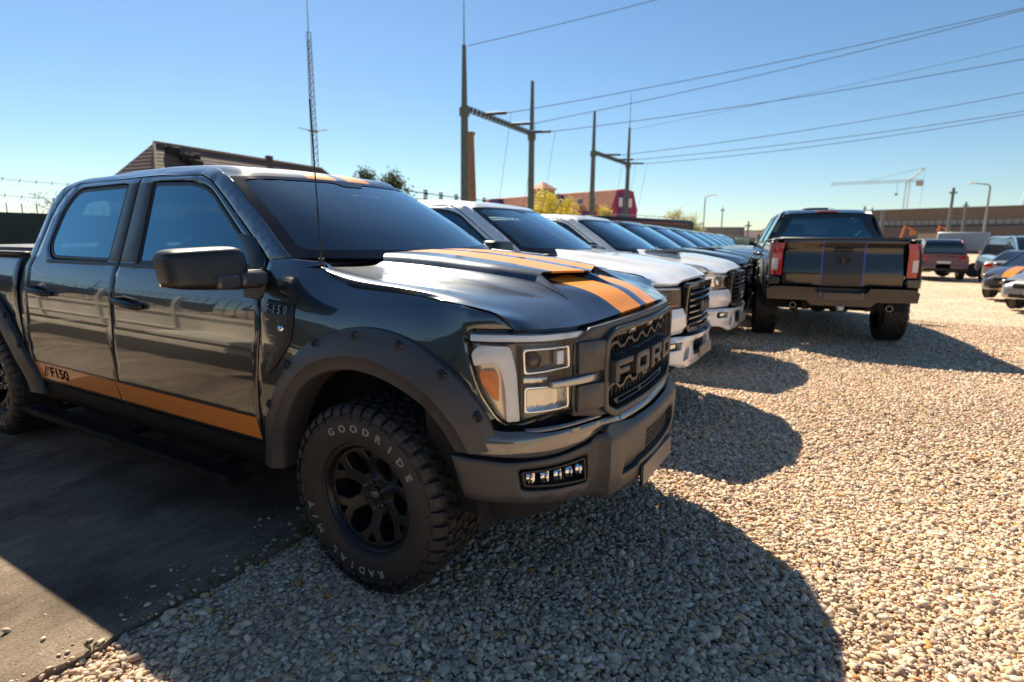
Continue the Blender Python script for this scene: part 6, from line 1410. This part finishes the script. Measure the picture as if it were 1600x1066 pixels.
pole('short plain pole between the tall dark pole and the street lamp', 82.6, 80, 2.25, .10)
pole('thin pole above the black pickup roof, left of the crane mast', 89.3, 100, 2.1, .10)
pole('second thin pole left of the crane mast', 88.75, 100, 1.95, .10)
pole('thick dark stub pole nearest the crane mast', 87.95, 95, 1.75, .2)
pole('thin pale pole right of the street lamp at the row end', 100.6, 85, 2.2, .07)
pole('black post beside the grey flat-roofed building', 98.3, 60, .9, .08)
# pale silo at the frame edge
P = thing('silo', 'pale blue rounded tower cut off by the right edge', 'silo'); c = pol(78.7, 160); b = B(); b.tube([Vector((c.x, c.y, 0)), Vector((c.x, c.y, 8)), Vector((c.x, c.y, 12)), Vector((c.x, c.y, 14.4))], [3.0, 2.6, 1.9, .8], 24); obj('shell', b, mat('pale_blue_cladding', (.28, .36, .46), .5), P, 70)
# orange-red site machines on the horizon
M['machine'] = mat('orange_machine_paint', (.45, .13, .04), .5)
for az, lab in ((86.9, 'orange construction machine below the tower crane'), (84.6, 'orange construction machine with raised arm before the factory')):
    P = thing('excavator', lab, 'excavator'); c = pol(az, 120); zt = 4.2; b = B(); b.box(Vector((c.x, c.y, 1.2)), (3.0, 2.2, 1.2), bev=.15); obj('body', b, M['machine'], P); b = B(); b.box(Vector((c.x-.6, c.y, 2.2)), (1.2, 1.2, 1.1), bev=.1); obj('cab', b, M['dark_glass'], P)
    b = B(); b.box(Vector((c.x, c.y, .4)), (3.2, 2.4, .7), bev=.2); obj('track', b, M['matte'], P); b = B(); b.tube([Vector((c.x+.6, c.y, 1.6)), Vector((c.x+1.2, c.y, zt+.4)), Vector((c.x+2.4, c.y, zt-.3))], .22, 6); b.box(Vector((c.x+2.4, c.y, zt-.7)), (.8, .8, .8)); obj('arm', b, M['machine'], P)

# ------------------------------------------------------------------ trees
def leafmat(n, c, v=.35):
    m, nt, p = new_mat(n); L = nt.links.new; at = N(nt, 'ShaderNodeTexCoord'); no = N(nt, 'ShaderNodeTexNoise', _Scale=.9, _Detail=4.0); L(at.outputs['Object'], no.inputs[0]); L(ramp(nt, no.outputs[0], [(.3, tuple(k*(1-v) for k in c)), (.7, tuple(k*(1+v) for k in c))]), p.inputs['Base Color']); p.inputs['Roughness'].default_value = .6
    tr = N(nt, 'ShaderNodeBsdfTranslucent'); L(p.inputs['Base Color'].links[0].from_socket, tr.inputs[0]); mx = N(nt, 'ShaderNodeMixShader'); mx.inputs[0].default_value = .35; L(p.outputs[0], mx.inputs[1]); L(tr.outputs[0], mx.inputs[2]); L(mx.outputs[0], nt.nodes['Material Output'].inputs[0]); return m
M['pine'] = leafmat('pine_needles', (.055, .080, .040)); M['yellow'] = leafmat('spring_yellow_leaves', (.55, .45, .03), .3); M['pale_leaf'] = leafmat('pale_spring_leaves', (.36, .35, .13)); M['hedge'] = leafmat('green_hedge', (.20, .24, .04)); M['bark'] = mat('bark', (.10, .075, .055), .9); M['twig'] = mat('pale_twigs', (.34, .33, .31), .9)
def tree(name, label, az, d, H, Wd, m, shape, nleaf, ls, seed, z0=0, group=None):
    rd = random.Random(seed); P = thing(name, label, 'tree', pol(az, d), group=group); b = B(); b.tube([(0, 0, -.1), (.05, 0, H*.4), (0, .05, H*.92)], [H*.022+.03, H*.015+.02, .02], 7); anch = []
    nl = 16
    for i in range(nl):
        t = .25+.7*i/nl; a = i*2.4; r = shape(t)*Wd*.5*rd.uniform(.6, 1); p0 = Vector((0, 0, H*t*.92)); p1 = Vector((cos(a)*r, sin(a)*r, H*t+rd.uniform(-.03, .10)*H)); b.tube([p0, p0.lerp(p1, .5)+Vector((0, 0, .02*H)), p1], [.02+H*.004, .015, .008], 4); anch += [p0.lerp(p1, k) for k in (.45, .7, .9, 1.02)]
    anch.append(Vector((0, 0, H*.97))); obj('trunk', b, M['bark'], P, 60)
    b = B(); vs, fs = [], []
    for i in range(nleaf):
        c = rd.choice(anch); s = Wd*.075
        q = c+Vector((rd.gauss(0, s), rd.gauss(0, s), rd.gauss(0, s*.8))); n1 = Vector((rd.gauss(0, 1), rd.gauss(0, 1), rd.gauss(0, 1))).normalized(); n2 = n1.orthogonal().normalized(); sz = ls*rd.uniform(.5, 1.2); k = len(vs)
        vs += [q-n1*sz, q+n2*sz*.5, q+n1*sz, q-n2*sz*.5]; fs.append((k, k+1, k+2, k+3))
    b.add(vs, fs); obj('crown', b, m, P, 0)
pcone = lambda t: max(.12, 1.15*(1-t)**.8); cone = lambda t: max(.08, 1.05*(1-t)+.05); ball = lambda t: max(.1, (1-(2*(t-.62)/.85)**2))**.5 if abs(2*(t-.62)/.85) < 1 else .1
tree('pine_tree', 'dark pine, the left of two above the gunmetal pickup windscreen', 134.4, 62, 8.7, 5.8, M['pine'], pcone, 5200, .15, 1, group='pines')
tree('pine_tree', 'dark pine with ragged top, the right of two above the windscreen', 131.9, 60, 8.3, 6.2, M['pine'], pcone, 5200, .15, 2, group='pines')
tree('yellow_tree', 'bright yellow tree in front of the magenta house turret', 116.6, 84, 7.9, 7.4, M['yellow'], ball, 5200, .20, 3)
tree('yellow_tree', 'second bright yellow tree, left of the yellow tree by the turret', 118.2, 86, 5.8, 4.4, M['yellow'], ball, 2600, .2, 4)
tree('yellow_bush', 'small pointed yellow tree between the far portal masts', 111.45, 76, 5.6, 4.8, M['yellow'], cone, 3200, .16, 5)
tree('pale_tree', 'pale airy spring tree beyond the black coach', 104.4, 110, 7.2, 7.0, M['pale_leaf'], ball, 2200, .2, 6)
tree('pale_tree', 'smaller pale spring tree right of the airy one', 102.9, 112, 5.6, 3.6, M['pale_leaf'], ball, 1100, .18, 7)
tree('bare_tree', 'bare thin bush behind the barbed wire at far left', 158.6, 34, 3.6, 2.4, M['twig'], ball, 900, .05, 8)
for i, (a0, a1, d, h, lab) in enumerate(((103.8, 100.9, 105, 1.9, 'yellow-green hedge below the pale trees'), (98.9, 96.5, 62, 1.15, 'green hedge at the foot of the peach house'), (119.8, 113, 82, 2.2, 'yellow hedge under the yellow trees'))):
    rd = random.Random(50+i); A_, B_ = pol(a0, d), pol(a1, d); b = B(); vs, fs = [], []
    for k in range(2200):
        q = A_.lerp(B_, rd.random())+Vector((rd.gauss(0, .3), rd.gauss(0, .5), 0)); q.z = abs(rd.gauss(0, .45))*h*1.0; q.z = min(q.z, h+.3*sin(q.x*2)); n1 = Vector((rd.gauss(0, 1), rd.gauss(0, 1), rd.gauss(0, 1))).normalized(); n2 = n1.orthogonal().normalized(); s = .17*rd.uniform(.6, 1.2); j = len(vs); vs += [q-n1*s, q+n2*s*.6, q+n1*s, q-n2*s*.6]; fs.append((j, j+1, j+2, j+3))
    b.add(vs, fs); tag(obj('hedge', b, M['hedge'] if i != 2 else M['yellow'], None, 0), lab, 'hedge')
# far tree line closing the horizon
b = B(); rd = random.Random(9); vs, fs = [], []
for i in range(9000):
    az = rd.uniform(20, 215); d = rd.uniform(260, 300); q = pol(az, d); h = 3.4+1.6*sin(az*.9)+1.0*sin(az*3.1+1); q.z = rd.random()**.7*h; s = rd.uniform(.6, 1.4); n1 = Vector((rd.gauss(0, 1), rd.gauss(0, 1), rd.gauss(0, 1))).normalized(); n2 = n1.orthogonal().normalized(); j = len(vs); vs += [q-n1*s, q+n2*s, q+n1*s, q-n2*s]; fs.append((j, j+1, j+2, j+3))
b.add(vs, fs); tag(obj('distant_woods', b, leafmat('far_foliage', (.10, .12, .07)), None, 0), 'low distant tree line along the horizon', kind='stuff')
